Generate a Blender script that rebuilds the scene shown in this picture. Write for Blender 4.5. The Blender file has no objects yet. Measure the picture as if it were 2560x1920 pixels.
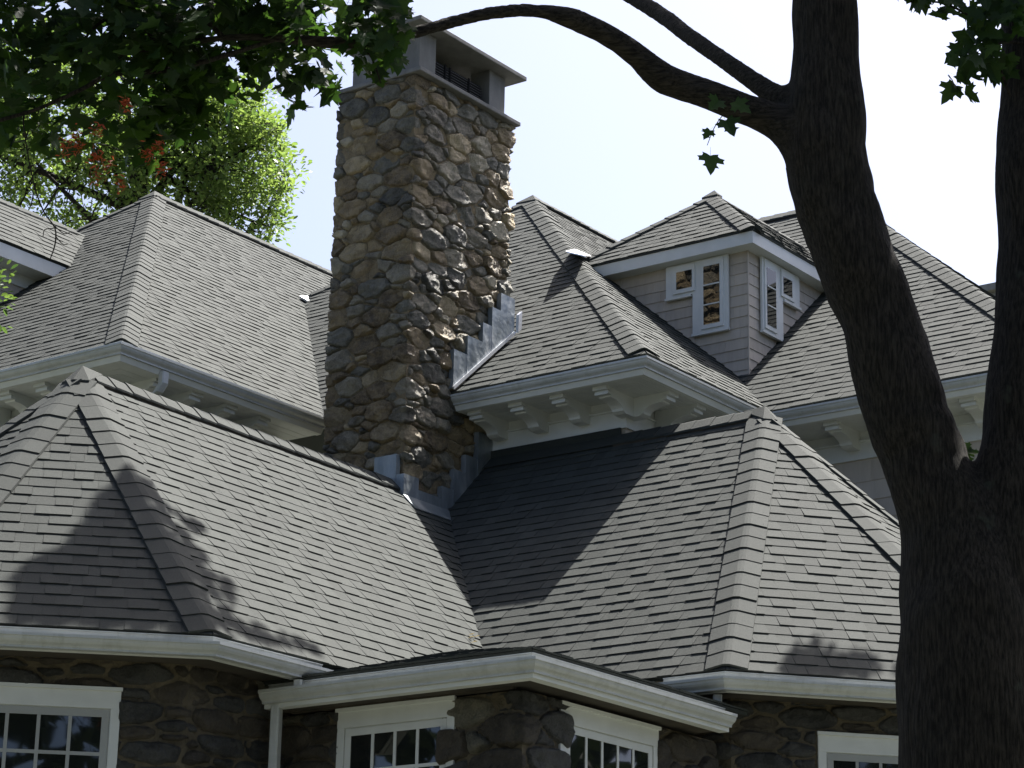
import bpy, bmesh, math, random
import numpy as np
from mathutils import Vector, Matrix, noise

random.seed(7)
scene = bpy.context.scene
COL = scene.collection

# ------------------------------------------------------------------ camera, sky, sun, exposure
CAM = Vector((0.0, 0.0, 1.6))
FPX = 6225.0                                   # focal length for a 2560 px wide picture
YAW, PITCH, ROLL = [math.radians(a) for a in (36.5, 17.47, 1.13)]
fwd = Vector((math.cos(YAW) * math.cos(PITCH), math.sin(YAW) * math.cos(PITCH), math.sin(PITCH)))
rgt = Vector((math.sin(YAW), -math.cos(YAW), 0))
upv = rgt.cross(fwd)
r2 = math.cos(ROLL) * rgt + math.sin(ROLL) * upv
u2 = math.cos(ROLL) * upv - math.sin(ROLL) * rgt
cam_data = bpy.data.cameras.new("camera")
cam_data.sensor_width = 36
cam_data.lens = FPX * 36 / 2560
cam_data.clip_start = 0.1
cam_data.clip_end = 3000
cam = bpy.data.objects.new("camera", cam_data)
COL.objects.link(cam)
m = Matrix((r2, u2, -fwd)).transposed().to_4x4()
m.translation = CAM
cam.matrix_world = m
scene.camera = cam

SUN = Vector((0.482, -0.038, 0.875)).normalized()
world = bpy.data.worlds.new("World")
scene.world = world
world.use_nodes = True
wn = world.node_tree.nodes
wl = world.node_tree.links
bgn = wn["Background"]
sky = wn.new("ShaderNodeTexSky")
sky.sky_type = 'NISHITA'
sky.sun_disc = False
sky.sun_elevation = math.asin(SUN.z)
sky.sun_rotation = math.atan2(SUN.x, SUN.y)
sky.air_density = 0.5
sky.dust_density = 3.2
sky.ozone_density = 1.0
wl.new(sky.outputs[0], bgn.inputs[0])
bgn.inputs[1].default_value = 0.086

sl = bpy.data.lights.new("sun", 'SUN')
sl.energy = 4.6
sl.angle = math.radians(0.53)
sl.color = (1.0, 0.965, 0.91)
so = bpy.data.objects.new("sun", sl)
so.rotation_euler = (-SUN).to_track_quat('-Z', 'Y').to_euler()
so.location = (20, 10, 30)
COL.objects.link(so)

scene.view_settings.view_transform = 'Standard'
scene.view_settings.look = 'None'
scene.view_settings.gamma = 1
scene.view_settings.use_curve_mapping = False
scene.view_settings.exposure = 1.85


def project(P):
    q = Vector(P) - CAM
    d = q.dot(fwd)
    if d < 0.1:
        return None
    return (1280 + FPX * q.dot(r2) / d, 960 - FPX * q.dot(u2) / d)


def in_view_area(pts):
    pp = [project(p) for p in pts]
    if any(p is None for p in pp):
        return 0
    cx = sum(p[0] for p in pp) / len(pp)
    cy = sum(p[1] for p in pp) / len(pp)
    if not (-5 < cx < 2565 and -5 < cy < 1925):
        return 0
    a = 0
    for i in range(len(pp)):
        x0, y0 = pp[i]
        x1, y1 = pp[(i + 1) % len(pp)]
        a += x0 * y1 - x1 * y0
    return -a / 2          # positive for faces turned to the camera


# ------------------------------------------------------------------ materials
MATS = {}


def new_mat(name):
    mt = bpy.data.materials.new(name)
    mt.use_nodes = True
    nt = mt.node_tree
    b = nt.nodes["Principled BSDF"]
    MATS[name] = mt
    return mt, nt, b


def N(nt, typ, **kw):
    n = nt.nodes.new(typ)
    for k, v in kw.items():
        setattr(n, k, v)
    return n


def ramp(nt, fac, stops):
    r = N(nt, "ShaderNodeValToRGB")
    els = r.color_ramp.elements
    while len(els) < len(stops):
        els.new(0.5)
    for e, (p, c) in zip(els, stops):
        e.position = p
        e.color = (*c, 1) if len(c) == 3 else c
    nt.links.new(fac, r.inputs[0])
    return r.outputs[0]


def noise_tex(nt, scale, detail=3, rough=0.5, vec=None, stretch=None, coord="Object"):
    t = N(nt, "ShaderNodeTexNoise")
    t.inputs["Scale"].default_value = scale
    t.inputs["Detail"].default_value = detail
    t.inputs["Roughness"].default_value = rough
    if vec is None:
        tc = N(nt, "ShaderNodeTexCoord")
        vec = tc.outputs[coord]
    if stretch:
        mp = N(nt, "ShaderNodeMapping")
        mp.inputs["Scale"].default_value = stretch
        nt.links.new(vec, mp.inputs[0])
        vec = mp.outputs[0]
    nt.links.new(vec, t.inputs["Vector"])
    return t.outputs["Fac"]


def mix_rgb(nt, fac, a, b, blend='MIX'):
    x = N(nt, "ShaderNodeMix", data_type='RGBA', blend_type=blend)
    for sock, v in ((x.inputs[0], fac), (x.inputs[6], a), (x.inputs[7], b)):
        if hasattr(v, "links"):
            nt.links.new(v, sock)
        elif isinstance(v, (int, float)):
            sock.default_value = v
        else:
            sock.default_value = (*v, 1)
    return x.outputs[2]


def math_n(nt, op, a, b=0.0):
    x = N(nt, "ShaderNodeMath", operation=op)
    for sock, v in ((x.inputs[0], a), (x.inputs[1], b)):
        if hasattr(v, "links"):
            nt.links.new(v, sock)
        else:
            sock.default_value = v
    return x.outputs[0]


def add_bump(nt, b, h, strength=0.3, dist=0.01):
    bp = N(nt, "ShaderNodeBump")
    bp.inputs["Strength"].default_value = strength
    bp.inputs["Distance"].default_value = dist
    nt.links.new(h, bp.inputs["Height"])
    nt.links.new(bp.outputs[0], b.inputs["Normal"])


def piece_random(nt):
    g = N(nt, "ShaderNodeNewGeometry")
    o = N(nt, "ShaderNodeObjectInfo")
    s = math_n(nt, 'ADD', g.outputs["Random Per Island"], o.outputs["Random"])
    return math_n(nt, 'FRACT', s)


def make_materials():
    # asphalt shingle: grey-brown granules
    mt, nt, b = new_mat("shingle")
    rnd = piece_random(nt)
    c = ramp(nt, rnd, [(0.0, (0.0285, 0.0330, 0.0300)), (0.5, (0.0325, 0.0375, 0.0342)), (1.0, (0.0395, 0.0450, 0.0410))])
    gran = noise_tex(nt, 150, 3, 0.8)
    c2 = mix_rgb(nt, 0.55, c, ramp(nt, gran, [(0.3, (0.35, 0.35, 0.36)), (0.62, (1.25, 1.22, 1.2))]), 'MULTIPLY')
    big = noise_tex(nt, 1.3, 4, 0.6)
    c3 = mix_rgb(nt, 0.6, c2, ramp(nt, big, [(0.3, (0.86, 0.86, 0.87)), (0.7, (1.08, 1.07, 1.06))]), 'MULTIPLY')
    nt.links.new(c3, b.inputs["Base Color"])
    b.inputs["Roughness"].default_value = 0.86
    b.inputs["Specular IOR Level"].default_value = 0.21
    add_bump(nt, b, gran, 0.5, 0.004)
    # painted trim
    mt, nt, b = new_mat("trim_paint")
    n1 = noise_tex(nt, 5, 4, 0.6)
    nt.links.new(ramp(nt, n1, [(0.3, (0.53, 0.55, 0.54)), (0.7, (0.60, 0.62, 0.61))]), b.inputs["Base Color"])
    b.inputs["Roughness"].default_value = 0.55
    # painted aluminium gutter
    mt, nt, b = new_mat("gutter_paint")
    n1 = noise_tex(nt, 3, 4, 0.6, stretch=(1, 1, 6))
    sp = noise_tex(nt, 60, 2, 0.5)
    cc = ramp(nt, n1, [(0.25, (0.36, 0.38, 0.38)), (0.75, (0.45, 0.465, 0.46))])
    cc = mix_rgb(nt, 0.8, cc, ramp(nt, sp, [(0.0, (0.6, 0.6, 0.58)), (0.3, (1, 1, 1))]), 'MULTIPLY')
    dirt = noise_tex(nt, 11, 5, 0.7, stretch=(1, 1, 0.12))
    cc = mix_rgb(nt, 0.75, cc, ramp(nt, dirt, [(0.28, (0.72, 0.71, 0.67)), (0.5, (1, 1, 1))]), 'MULTIPLY')
    nt.links.new(cc, b.inputs["Base Color"])
    b.inputs["Roughness"].default_value = 0.36
    # mortar
    mt, nt, b = new_mat("mortar")
    n1 = noise_tex(nt, 14, 5, 0.65)
    nt.links.new(ramp(nt, n1, [(0.3, (0.11, 0.084, 0.046)), (0.7, (0.23, 0.178, 0.102))]), b.inputs["Base Color"])
    b.inputs["Roughness"].default_value = 0.95
    add_bump(nt, b, noise_tex(nt, 45, 4, 0.7), 0.8, 0.02)
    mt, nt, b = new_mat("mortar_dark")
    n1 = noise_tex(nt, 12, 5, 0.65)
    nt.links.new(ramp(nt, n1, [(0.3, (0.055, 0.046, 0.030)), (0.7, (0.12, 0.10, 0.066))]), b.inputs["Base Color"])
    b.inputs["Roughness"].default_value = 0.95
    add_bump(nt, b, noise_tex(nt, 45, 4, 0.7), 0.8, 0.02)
    # field stones
    for nm, lo, hi in (("stone_blue_grey", (0.050, 0.049, 0.037), (0.241, 0.225, 0.168)),
                       ("stone_grey", (0.095, 0.083, 0.057), (0.381, 0.335, 0.234)),
                       ("stone_brown", (0.090, 0.064, 0.032), (0.381, 0.286, 0.150)),
                       ("stone_tan", (0.224, 0.172, 0.094), (0.560, 0.447, 0.260)),
                       ("stone_pale", (0.280, 0.244, 0.168), (0.616, 0.541, 0.378)),
                       ("stone_grey_shaded", (0.022, 0.023, 0.022), (0.095, 0.096, 0.091)),  # lower-wall tones: the canopy's shade is put into the stone colour
                       ("stone_brown_shaded", (0.030, 0.025, 0.018), (0.100, 0.084, 0.061))):
        mt, nt, b = new_mat(nm)
        o = N(nt, "ShaderNodeObjectInfo")
        tc = N(nt, "ShaderNodeTexCoord")
        n1 = noise_tex(nt, 9, 6, 0.65, vec=tc.outputs["Object"])
        n2 = noise_tex(nt, 70, 4, 0.7, vec=tc.outputs["Object"])
        f = math_n(nt, 'ADD', math_n(nt, 'MULTIPLY', n1, 0.6), math_n(nt, 'MULTIPLY', n2, 0.4))
        f = math_n(nt, 'ADD', f, math_n(nt, 'MULTIPLY', math_n(nt, 'SUBTRACT', o.outputs["Random"], 0.5), 0.16))
        nt.links.new(ramp(nt, f, [(0.36, lo), (0.62, hi)]), b.inputs["Base Color"])
        b.inputs["Roughness"].default_value = 0.58
        b.inputs["Specular IOR Level"].default_value = 0.6
        hb = math_n(nt, 'ADD', math_n(nt, 'MULTIPLY', noise_tex(nt, 38, 8, 0.8, vec=tc.outputs["Object"]), 1.0), math_n(nt, 'MULTIPLY', n2, 0.5))
        add_bump(nt, b, hb, 1.0, 0.05)
    # bluestone / concrete cap
    mt, nt, b = new_mat("cap_concrete")
    n1 = noise_tex(nt, 4, 6, 0.7, stretch=(1, 1, 0.35))
    nt.links.new(ramp(nt, n1, [(0.3, (0.095, 0.095, 0.09)), (0.7, (0.20, 0.198, 0.188))]), b.inputs["Base Color"])
    b.inputs["Roughness"].default_value = 0.8
    add_bump(nt, b, noise_tex(nt, 90, 3, 0.6), 0.3, 0.004)
    # lead-coated flashing
    mt, nt, b = new_mat("lead_flashing")
    n1 = noise_tex(nt, 7, 5, 0.7, stretch=(1, 1, 0.3))
    nt.links.new(ramp(nt, n1, [(0.3, (0.17, 0.20, 0.22)), (0.55, (0.28, 0.31, 0.325)), (0.75, (0.46, 0.475, 0.47))]), b.inputs["Base Color"])
    b.inputs["Metallic"].default_value = 0.6
    nt.links.new(ramp(nt, n1, [(0.3, (0.3,) * 3), (0.7, (0.55,) * 3)]), b.inputs["Roughness"])
    add_bump(nt, b, noise_tex(nt, 9, 2, 0.5), 0.25, 0.03)
    mt, nt, b = new_mat("bright_metal")
    b.inputs["Base Color"].default_value = (0.75, 0.76, 0.78, 1)
    b.inputs["Metallic"].default_value = 0.7
    b.inputs["Roughness"].default_value = 0.35
    # cedar siding, stained taupe
    mt, nt, b = new_mat("siding_stain")
    rnd = piece_random(nt)
    gr = noise_tex(nt, 20, 4, 0.6, stretch=(1, 1, 0.12))
    c = ramp(nt, rnd, [(0, (0.38, 0.338, 0.288)), (1, (0.46, 0.412, 0.352))])
    c = mix_rgb(nt, 0.5, c, ramp(nt, gr, [(0.3, (0.8, 0.8, 0.8)), (0.7, (1.12, 1.12, 1.12))]), 'MULTIPLY')
    nt.links.new(c, b.inputs["Base Color"])
    b.inputs["Roughness"].default_value = 0.75
    add_bump(nt, b, gr, 0.25, 0.006)
    # glass
    mt, nt, b = new_mat("window_glass")
    b.inputs["Base Color"].default_value = (0.010, 0.012, 0.012, 1)
    b.inputs["Roughness"].default_value = 0.02
    b.inputs["Specular IOR Level"].default_value = 0.75
    add_bump(nt, b, noise_tex(nt, 2.2, 1, 0.5), 0.03, 0.05)
    mt, nt, b = new_mat("sash_grey")
    b.inputs["Base Color"].default_value = (0.30, 0.31, 0.30, 1)
    b.inputs["Roughness"].default_value = 0.45
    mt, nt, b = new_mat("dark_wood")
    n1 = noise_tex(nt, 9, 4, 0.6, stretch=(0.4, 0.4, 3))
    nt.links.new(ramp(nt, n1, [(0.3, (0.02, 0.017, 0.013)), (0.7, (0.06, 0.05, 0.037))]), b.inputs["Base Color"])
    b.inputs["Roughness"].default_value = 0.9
    mt, nt, b = new_mat("black_iron")
    b.inputs["Base Color"].default_value = (0.010, 0.010, 0.011, 1)
    b.inputs["Roughness"].default_value = 0.9
    b.inputs["Specular IOR Level"].default_value = 0.1
    mt, nt, b = new_mat("screen_iron")
    b.inputs["Base Color"].default_value = (0.035, 0.035, 0.037, 1)
    b.inputs["Roughness"].default_value = 0.7
    # bark
    mt, nt, b = new_mat("bark")
    fur_v = noise_tex(nt, 95, 6, 0.7, stretch=(1, 1, 0.14))
    tc = N(nt, "ShaderNodeTexCoord")
    mr = N(nt, "ShaderNodeMapping")
    mr.inputs["Rotation"].default_value = (0, math.radians(8), math.pi / 2 - YAW)
    nt.links.new(tc.outputs["Object"], mr.inputs[0])
    fur_h = noise_tex(nt, 75, 6, 0.7, vec=mr.outputs[0], stretch=(0.16, 1, 1))
    at = N(nt, "ShaderNodeAttribute")
    at.attribute_name = "limb"
    mxf = N(nt, "ShaderNodeMix", data_type='FLOAT')
    nt.links.new(at.outputs["Fac"], mxf.inputs[0])
    nt.links.new(fur_v, mxf.inputs[2])
    nt.links.new(fur_h, mxf.inputs[3])
    fur = mxf.outputs[0]
    n1 = noise_tex(nt, 5, 4, 0.6)
    c = ramp(nt, fur, [(0.40, (0.007, 0.006, 0.0047)), (0.64, (0.046, 0.041, 0.032))])
    lich = ramp(nt, noise_tex(nt, 7, 3, 0.6), [(0.66, (0, 0, 0)), (0.74, (1, 1, 1))])
    c = mix_rgb(nt, math_n(nt, 'MULTIPLY', lich, 0.55), c, (0.05, 0.06, 0.045))
    c = mix_rgb(nt, 0.6, c, ramp(nt, n1, [(0.3, (0.7, 0.72, 0.66)), (0.7, (1.15, 1.1, 1.05))]), 'MULTIPLY')
    nt.links.new(c, b.inputs["Base Color"])
    b.inputs["Roughness"].default_value = 0.92
    b.inputs["Specular IOR Level"].default_value = 0.2
    add_bump(nt, b, fur, 1.0, 0.03)

    def leaf(name, lo, hi, trans, tfac, rough):
        mt, nt, b = new_mat(name)
        rnd = piece_random(nt)
        c = ramp(nt, rnd, [(0, lo), (1, hi)])
        nt.links.new(c, b.inputs["Base Color"])
        b.inputs["Roughness"].default_value = rough
        b.inputs["Specular IOR Level"].default_value = 0.16
        tr = N(nt, "ShaderNodeBsdfTranslucent")
        nt.links.new(mix_rgb(nt, 1.0, c, trans, 'MULTIPLY'), tr.inputs[0])
        ms = N(nt, "ShaderNodeMixShader")
        ms.inputs[0].default_value = tfac
        out = nt.nodes["Material Output"]
        nt.links.new(b.outputs[0], ms.inputs[1])
        nt.links.new(tr.outputs[0], ms.inputs[2])
        nt.links.new(ms.outputs[0], out.inputs[0])
    leaf("maple_leaf", (0.009, 0.021, 0.008), (0.019, 0.036, 0.012), (3.8, 4.0, 1.4), 0.38, 0.55)
    leaf("oak_leaf", (0.056, 0.098, 0.027), (0.122, 0.168, 0.052), (2.0, 2.0, 1.3), 0.5, 0.30)
    leaf("shrub_leaf", (0.03, 0.06, 0.02), (0.07, 0.11, 0.03), (2.2, 2.2, 1.4), 0.4, 0.45)
    leaf("added_woods_leaf", (0.012, 0.020, 0.008), (0.024, 0.034, 0.014), (1.5, 1.5, 1.2), 0.2, 0.6)
    leaf("maple_seed", (0.20, 0.035, 0.012), (0.34, 0.09, 0.03), (1.6, 1.3, 1.1), 0.5, 0.6)
    leaf("dry_leaf", (0.30, 0.22, 0.10), (0.45, 0.36, 0.18), (1.2, 1.2, 1.0), 0.2, 0.6)
    # lawn
    mt, nt, b = new_mat("lawn")
    n1 = noise_tex(nt, 0.35, 6, 0.65)
    n2 = noise_tex(nt, 30, 4, 0.7)
    c = ramp(nt, n1, [(0.3, (0.070, 0.075, 0.055)), (0.7, (0.122, 0.126, 0.098))])
    c = mix_rgb(nt, 0.6, c, ramp(nt, n2, [(0.3, (0.6, 0.6, 0.6)), (0.7, (1.25, 1.25, 1.2))]), 'MULTIPLY')
    nt.links.new(c, b.inputs["Base Color"])
    b.inputs["Roughness"].default_value = 0.95
    mt, nt, b = new_mat("gravel_path")
    n2 = noise_tex(nt, 40, 4, 0.7)
    nt.links.new(ramp(nt, n2, [(0.3, (0.26, 0.24, 0.20)), (0.7, (0.48, 0.45, 0.39))]), b.inputs["Base Color"])
    b.inputs["Roughness"].default_value = 0.95


make_materials()


# ------------------------------------------------------------------ object helpers
def mesh(name, verts, faces, mat, smooth=False):
    me = bpy.data.meshes.new(name)
    me.from_pydata([tuple(v) for v in verts], [], faces)
    me.materials.append(MATS[mat])
    if smooth:
        for p in me.polygons:
            p.use_smooth = True
    return me


def obj(name, me, parent=None, kind=None, label=None, matrix=None):
    o = bpy.data.objects.new(name, me)
    COL.objects.link(o)
    if matrix is not None:
        o.matrix_basis = matrix
    if parent is not None:
        o.parent = parent
        if parent.type == 'EMPTY':
            o.matrix_parent_inverse = Matrix.Translation(-parent.location)
    if kind:
        o["kind"] = kind
    if label:
        o["label"] = label
    return o


def thing(name, loc, label, cat, group=None):
    e = bpy.data.objects.new(name, None)
    e.location = loc
    e.empty_display_size = 0.3
    COL.objects.link(e)
    e["label"] = label
    e["category"] = cat
    if group:
        e["group"] = group
    return e


class MB:
    def __init__(self):
        self.v, self.f = [], []

    def add(self, verts, faces):
        k = len(self.v)
        self.v += [tuple(p) for p in verts]
        self.f += [tuple(i + k for i in f) for f in faces]

    def box(self, O, ax, ay, az):
        O, ax, ay, az = Vector(O), Vector(ax), Vector(ay), Vector(az)
        vs = [O, O + ax, O + ax + ay, O + ay]
        vs += [p + az for p in vs]
        fs = [(0, 3, 2, 1), (4, 5, 6, 7), (0, 1, 5, 4), (1, 2, 6, 5), (2, 3, 7, 6), (3, 0, 4, 7)]
        if ax.cross(ay).dot(az) < 0:
            fs = [tuple(reversed(f)) for f in fs]
        self.add(vs, fs)

    def build(self, name, mat, parent=None, **kw):
        sm = kw.pop("smooth", False)
        return obj(name, mesh(name, self.v, self.f, mat, sm), parent, **kw)


def abox(x0, x1, y0, y1, z0, z1):
    b = MB()
    b.box((x0, y0, z0), (x1 - x0, 0, 0), (0, y1 - y0, 0), (0, 0, z1 - z0))
    return b


def bevel_mesh(me, w, seg=1):
    bm = bmesh.new()
    bm.from_mesh(me)
    bmesh.ops.bevel(bm, geom=bm.edges[:], offset=w, segments=seg, affect='EDGES', profile=0.6)
    bm.to_mesh(me)
    bm.free()


def sweep(path, profile, z, close=True):
    """Sweep a closed (inset, dz) profile along a horizontal polyline; outward is to the right of travel."""
    mb = MB()
    n = len(path)
    P = [Vector((p[0], p[1], 0)) for p in path]
    dirs = [(P[i + 1] - P[i]).normalized() for i in range(n - 1)]
    outs = [Vector((d.y, -d.x, 0)) for d in dirs]
    rings = []
    for i in range(n):
        if i == 0:
            mvec = outs[0]
        elif i == n - 1:
            mvec = outs[-1]
        else:
            mvec = (outs[i - 1] + outs[i]) / (1 + outs[i - 1].dot(outs[i]))
        rings.append([P[i] - mvec * ins + Vector((0, 0, z + dz)) for ins, dz in profile])
    k = len(profile)
    for i in range(n - 1):
        vs = rings[i] + rings[i + 1]
        mb.add(vs, [(j, j + k, (j + 1) % k + k, (j + 1) % k) for j in range(k)])
    mb.add(rings[0], [tuple(range(k))])
    mb.add(rings[-1], [tuple(reversed(range(k)))])
    bm = bmesh.new()
    me = bpy.data.meshes.new("t")
    me.from_pydata(mb.v, [], mb.f)
    bm.from_mesh(me)
    bmesh.ops.remove_doubles(bm, verts=bm.verts[:], dist=1e-5)
    bmesh.ops.recalc_face_normals(bm, faces=bm.faces[:])
    bm.to_mesh(me)
    bm.free()
    return me


def swept(name, path, profile, z, mat, parent, **kw):
    me = sweep(path, profile, z)
    me.name = name
    me.materials.append(MATS[mat])
    return obj(name, me, parent, **kw)


def rect_prof(i0, i1, z0, z1):
    return [(i0, z0), (i1, z0), (i1, z1), (i0, z1)]


# ------------------------------------------------------------------ ground
gm = mesh("ground", [(-900, -900, 0), (900, -900, 0), (900, 900, 0), (-900, 900, 0)], [(0, 1, 2, 3)], "lawn")
obj("ground", gm, kind="structure")
# ------------------------------------------------------------------ house
house = thing("house", (14.5, 11.5, 0), "large shingle-roofed house with fieldstone base, stone chimney and white gutters", "house")

SHINGLES = []      # (area, verts, faces, roof object)
CAPS = []          # (area, mesh, matrix, roof object)


def clip_poly(poly, a, b, c):
    """keep a*u+b*v<=c"""
    out = []
    for i in range(len(poly)):
        p, q = poly[i], poly[(i + 1) % len(poly)]
        dp, dq = a * p[0] + b * p[1] - c, a * q[0] + b * q[1] - c
        if dp <= 0:
            out.append(p)
        if dp * dq < 0:
            t = dp / (dp - dq)
            out.append((p[0] + (q[0] - p[0]) * t, p[1] + (q[1] - p[1]) * t))
    return out


def plane_frame(poly3):
    P = [Vector(p) for p in poly3]
    e = (P[1] - P[0]).normalized()
    n = Vector((0, 0, 0))
    for i in range(len(P)):
        n += (P[i] - P[0]).cross(P[(i + 1) % len(P)] - P[0])
    n.normalize()
    t = n.cross(e)
    return P, e, t, n


def shingle_plane(roof, poly3, seed, expo=0.1185, drop=0.004, holes=()):
    rnd = random.Random(seed)
    P, e, t, n = plane_frame(poly3)
    O = P[0]
    uv = [((p - O).dot(e), (p - O).dot(t)) for p in P]
    uv = [(u, v if abs(v) > 1e-4 else -drop) for u, v in uv]
    edges = []
    k = len(uv)
    for i in range(k):
        (u0, v0), (u1, v1) = uv[i], uv[(i + 1) % k]
        edges.append((v1 - v0, -(u1 - u0), (v1 - v0) * u0 - (u1 - u0) * v0))
    umin, umax = min(u for u, v in uv), max(u for u, v in uv)
    vmax = max(v for u, v in uv)
    j = 0
    v0 = -drop
    while v0 < vmax:
        u = umin - rnd.uniform(0, 0.4)
        tooth = rnd.random() < 0.5
        wob = rnd.uniform(-0.0015, 0.0015)
        while u < umax:
            w = rnd.uniform(0.10, 0.24) if tooth else rnd.uniform(0.07, 0.19)
            h = 0.0098 if tooth else 0.0056
            h += rnd.uniform(-0.0012, 0.0018)
            vb = v0 + wob + rnd.uniform(-0.0022, 0.0022)
            L = expo + 0.028
            sl_ = rnd.uniform(-0.002, 0.002)
            poly = [(u, vb), (u + w - 0.0016, vb + sl_), (u + w - 0.0016, vb + L), (u, vb + L)]
            for a, b, c in edges:
                poly = clip_poly(poly, a, b, c)
                if len(poly) < 3:
                    break
            u += w
            tooth = not tooth if rnd.random() < 0.8 else tooth
            if len(poly) < 3:
                continue
            top = [O + e * a + t * b + n * (h * max(0.0, 1 - (b - vb) / L) + 0.003) for a, b in poly]
            cen = sum(top, Vector((0, 0, 0))) / len(top)
            if any(hf(cen) for hf in holes):
                continue
            bot = [O + e * a + t * b + n * (-0.002) for a, b in poly]
            m_ = len(poly)
            faces = [tuple(range(m_))] + [(i, i + m_, (i + 1) % m_ + m_, (i + 1) % m_) for i in range(m_)]
            SHINGLES.append((in_view_area(top), top + bot, faces, roof))
        v0 += expo
        j += 1


def deck(name, polys, label):
    mb = MB()
    for poly in polys:
        P, e, t, n = plane_frame(poly)
        up = [p - n * 0.006 for p in P]
        dn = [p - n * 0.03 for p in P]
        k = len(P)
        mb.add(up + dn, [tuple(range(k)), tuple(reversed(range(k, 2 * k)))] + [(i, i + k, (i + 1) % k + k, (i + 1) % k) for i in range(k)])
    return mb.build(name, "shingle", house, label=label)


def hip_caps(roof, low, high, n1, n2, expo=0.18, width=0.15, length=None, start=0.0, stop=None, vent=0.0, over=0.06):
    low, high, n1, n2 = Vector(low), Vector(high), Vector(n1).normalized(), Vector(n2).normalized()
    e = (low - high).normalized()
    nm = (n1 + n2).normalized()
    nm = (nm - e * nm.dot(e)).normalized()

    def side(nn):
        a = nn.cross(e).normalized()
        return a if a.dot(nm) < 0 else -a
    a1, a2 = side(n1), side(n2)
    X = e.cross(nm).normalized()
    if a1.dot(X) > 0:
        a1, a2 = a2, a1
    R = Matrix((X, e, nm)).transposed()
    Ri = R.transposed()
    l1, l2 = Ri @ a1, Ri @ a2
    L = expo * 1.4
    prof = [(l1, 1.0), (l1, 0.5), (l1, 0.17), (None, 0), (l2, 0.17), (l2, 0.5), (l2, 1.0)]
    verts, faces = [], []
    for s, lift in ((0, 0.022 + vent), (L * 0.5, 0.027 + vent), (L, 0.032 + vent)):
        for th in (0.0, -0.016):
            for d, k in prof:
                p = Vector((0, s, 0))
                if d is None:
                    p += Vector((0, 0, -0.006))
                else:
                    p += d * (k * width)
                verts.append(p + Vector((0, 0, lift + th)))
    K = 7
    for r in range(2):
        a, b = r * 2 * K, (r + 1) * 2 * K
        for i in range(K - 1):
            faces.append((a + i, b + i, b + i + 1, a + i + 1))
            faces.append((a + K + i, a + K + i + 1, b + K + i + 1, b + K + i))
        faces.append((a, a + K, b + K, b))
        faces.append((a + K - 1, b + K - 1, b + 2 * K - 1, a + 2 * K - 1))
    a = 4 * K
    for i in range(K - 1):
        faces.append((a + i, a + K + i, a + K + i + 1, a + i + 1))
        faces.append((i, i + 1, K + i + 1, K + i))
    me = mesh("ridge_cap", verts, faces, "shingle")
    bm = bmesh.new()
    bm.from_mesh(me)
    bmesh.ops.recalc_face_normals(bm, faces=bm.faces[:])
    bm.to_mesh(me)
    bm.free()
    D = (low - high).length if stop is None else stop
    s = start
    M0 = R.to_4x4()
    rr = random.Random(int(D * 1000))
    if vent:
        mb = MB()
        for aa in (a1, a2):
            mb.box(high + e * 0.02 + aa * 0.02, e * (D - 0.06), aa * (width - 0.035), nm * (vent + 0.004))
        mb.build('ridge_vent', 'dark_wood', roof)
    while s + L <= D + over:
        M = Matrix.Translation(high + e * s + nm * rr.uniform(-0.002, 0.004)) @ M0 @ Matrix.Rotation(rr.uniform(-0.012, 0.012), 4, 'Z')
        a = abs(in_view_area([M @ verts[0], M @ verts[6], M @ verts[4 * K + 6], M @ verts[4 * K]]))
        CAPS.append((a, me, M, roof))
        s += expo


def nrm(poly):
    return plane_frame(poly)[3]


# ---- roof planes -------------------------------------------------
zL = 4.66
AL = (11.895, 12.65, 6.99)
LV = [(10.93, 10.32, zL), (13.87, 10.32, zL), (16.2, 12.65, 6.99), AL]
LD = [(9.565, 11.685, zL), (10.93, 10.32, zL), AL]
LU = [(9.565, 13.615, zL), (9.565, 11.685, zL), AL]
LD2 = [(10.93, 14.98, zL), (9.565, 13.615, zL), AL]
LB = [(14.0, 14.98, zL), (10.93, 14.98, zL), AL, (14.0, 12.65, 6.99)]
bayL = deck("bay_roof", [LV, LD, LU, LD2, LB], "grey shingle hip roof of the bay in front of the stone chimney, tree shadow on it")

zR = 4.77
AR = (16.6, 9.75, 7.42)
RU = [(13.95, 10.46, zR), (13.95, 8.517, zR), AR, (16.6, 13.1, 7.42)]
RD = [(13.95, 8.517, zR), (15.63, 7.10, zR), AR]
RV = [(15.63, 7.10, zR), (17.57, 7.10, zR), AR]
RD2 = [(17.57, 7.10, zR), (19.0, 8.3, zR), AR]
RB = [(18.5, 8.0, 5.52), (18.5, 11.1, 5.52), (16.6, 11.1, 7.42), AR]
bayR = deck("bay_roof", [RU, RD, RV, RD2, RB], "grey shingle hip roof of the bay beside the tree trunk, half in house shadow")

zU = 7.93
AU = (20.41, 14.87, 11.65)
A2 = (22.33, 12.04, 11.65)
URU = [(16.10, 14.12, zU), (16.10, 10.56, zU), AU, (19.15, 17.0, 10.562)]
URV = [(16.10, 10.56, zU), (18.05, 10.56, zU), (22.36, 14.87, 11.65), AU]
URB = [(24.0, 17.0, 10.562), (19.15, 17.0, 10.562), AU, (24.0, 14.87, 11.65)]
U2U = [(18.02, 10.58, zU), (18.02, 7.73, zU), A2, (22.33, 14.89, 11.65)]
U2V = [(18.02, 7.73, zU), (26.64, 7.73, zU), A2]
U2B = [(26.64, 7.73, zU), (26.64, 18.0, zU), (22.33, 18.0, 11.65), A2]
roofU = deck("main_roof", [URU, URV, URB], "upper hip roof of grey shingles between chimney and dormer")
roofU2 = deck("main_roof", [U2U, U2V, U2B], "upper grey shingle roof behind the maple trunk")
zUL = 7.94
AUL = (18.05, 18.27, 11.66)
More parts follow.
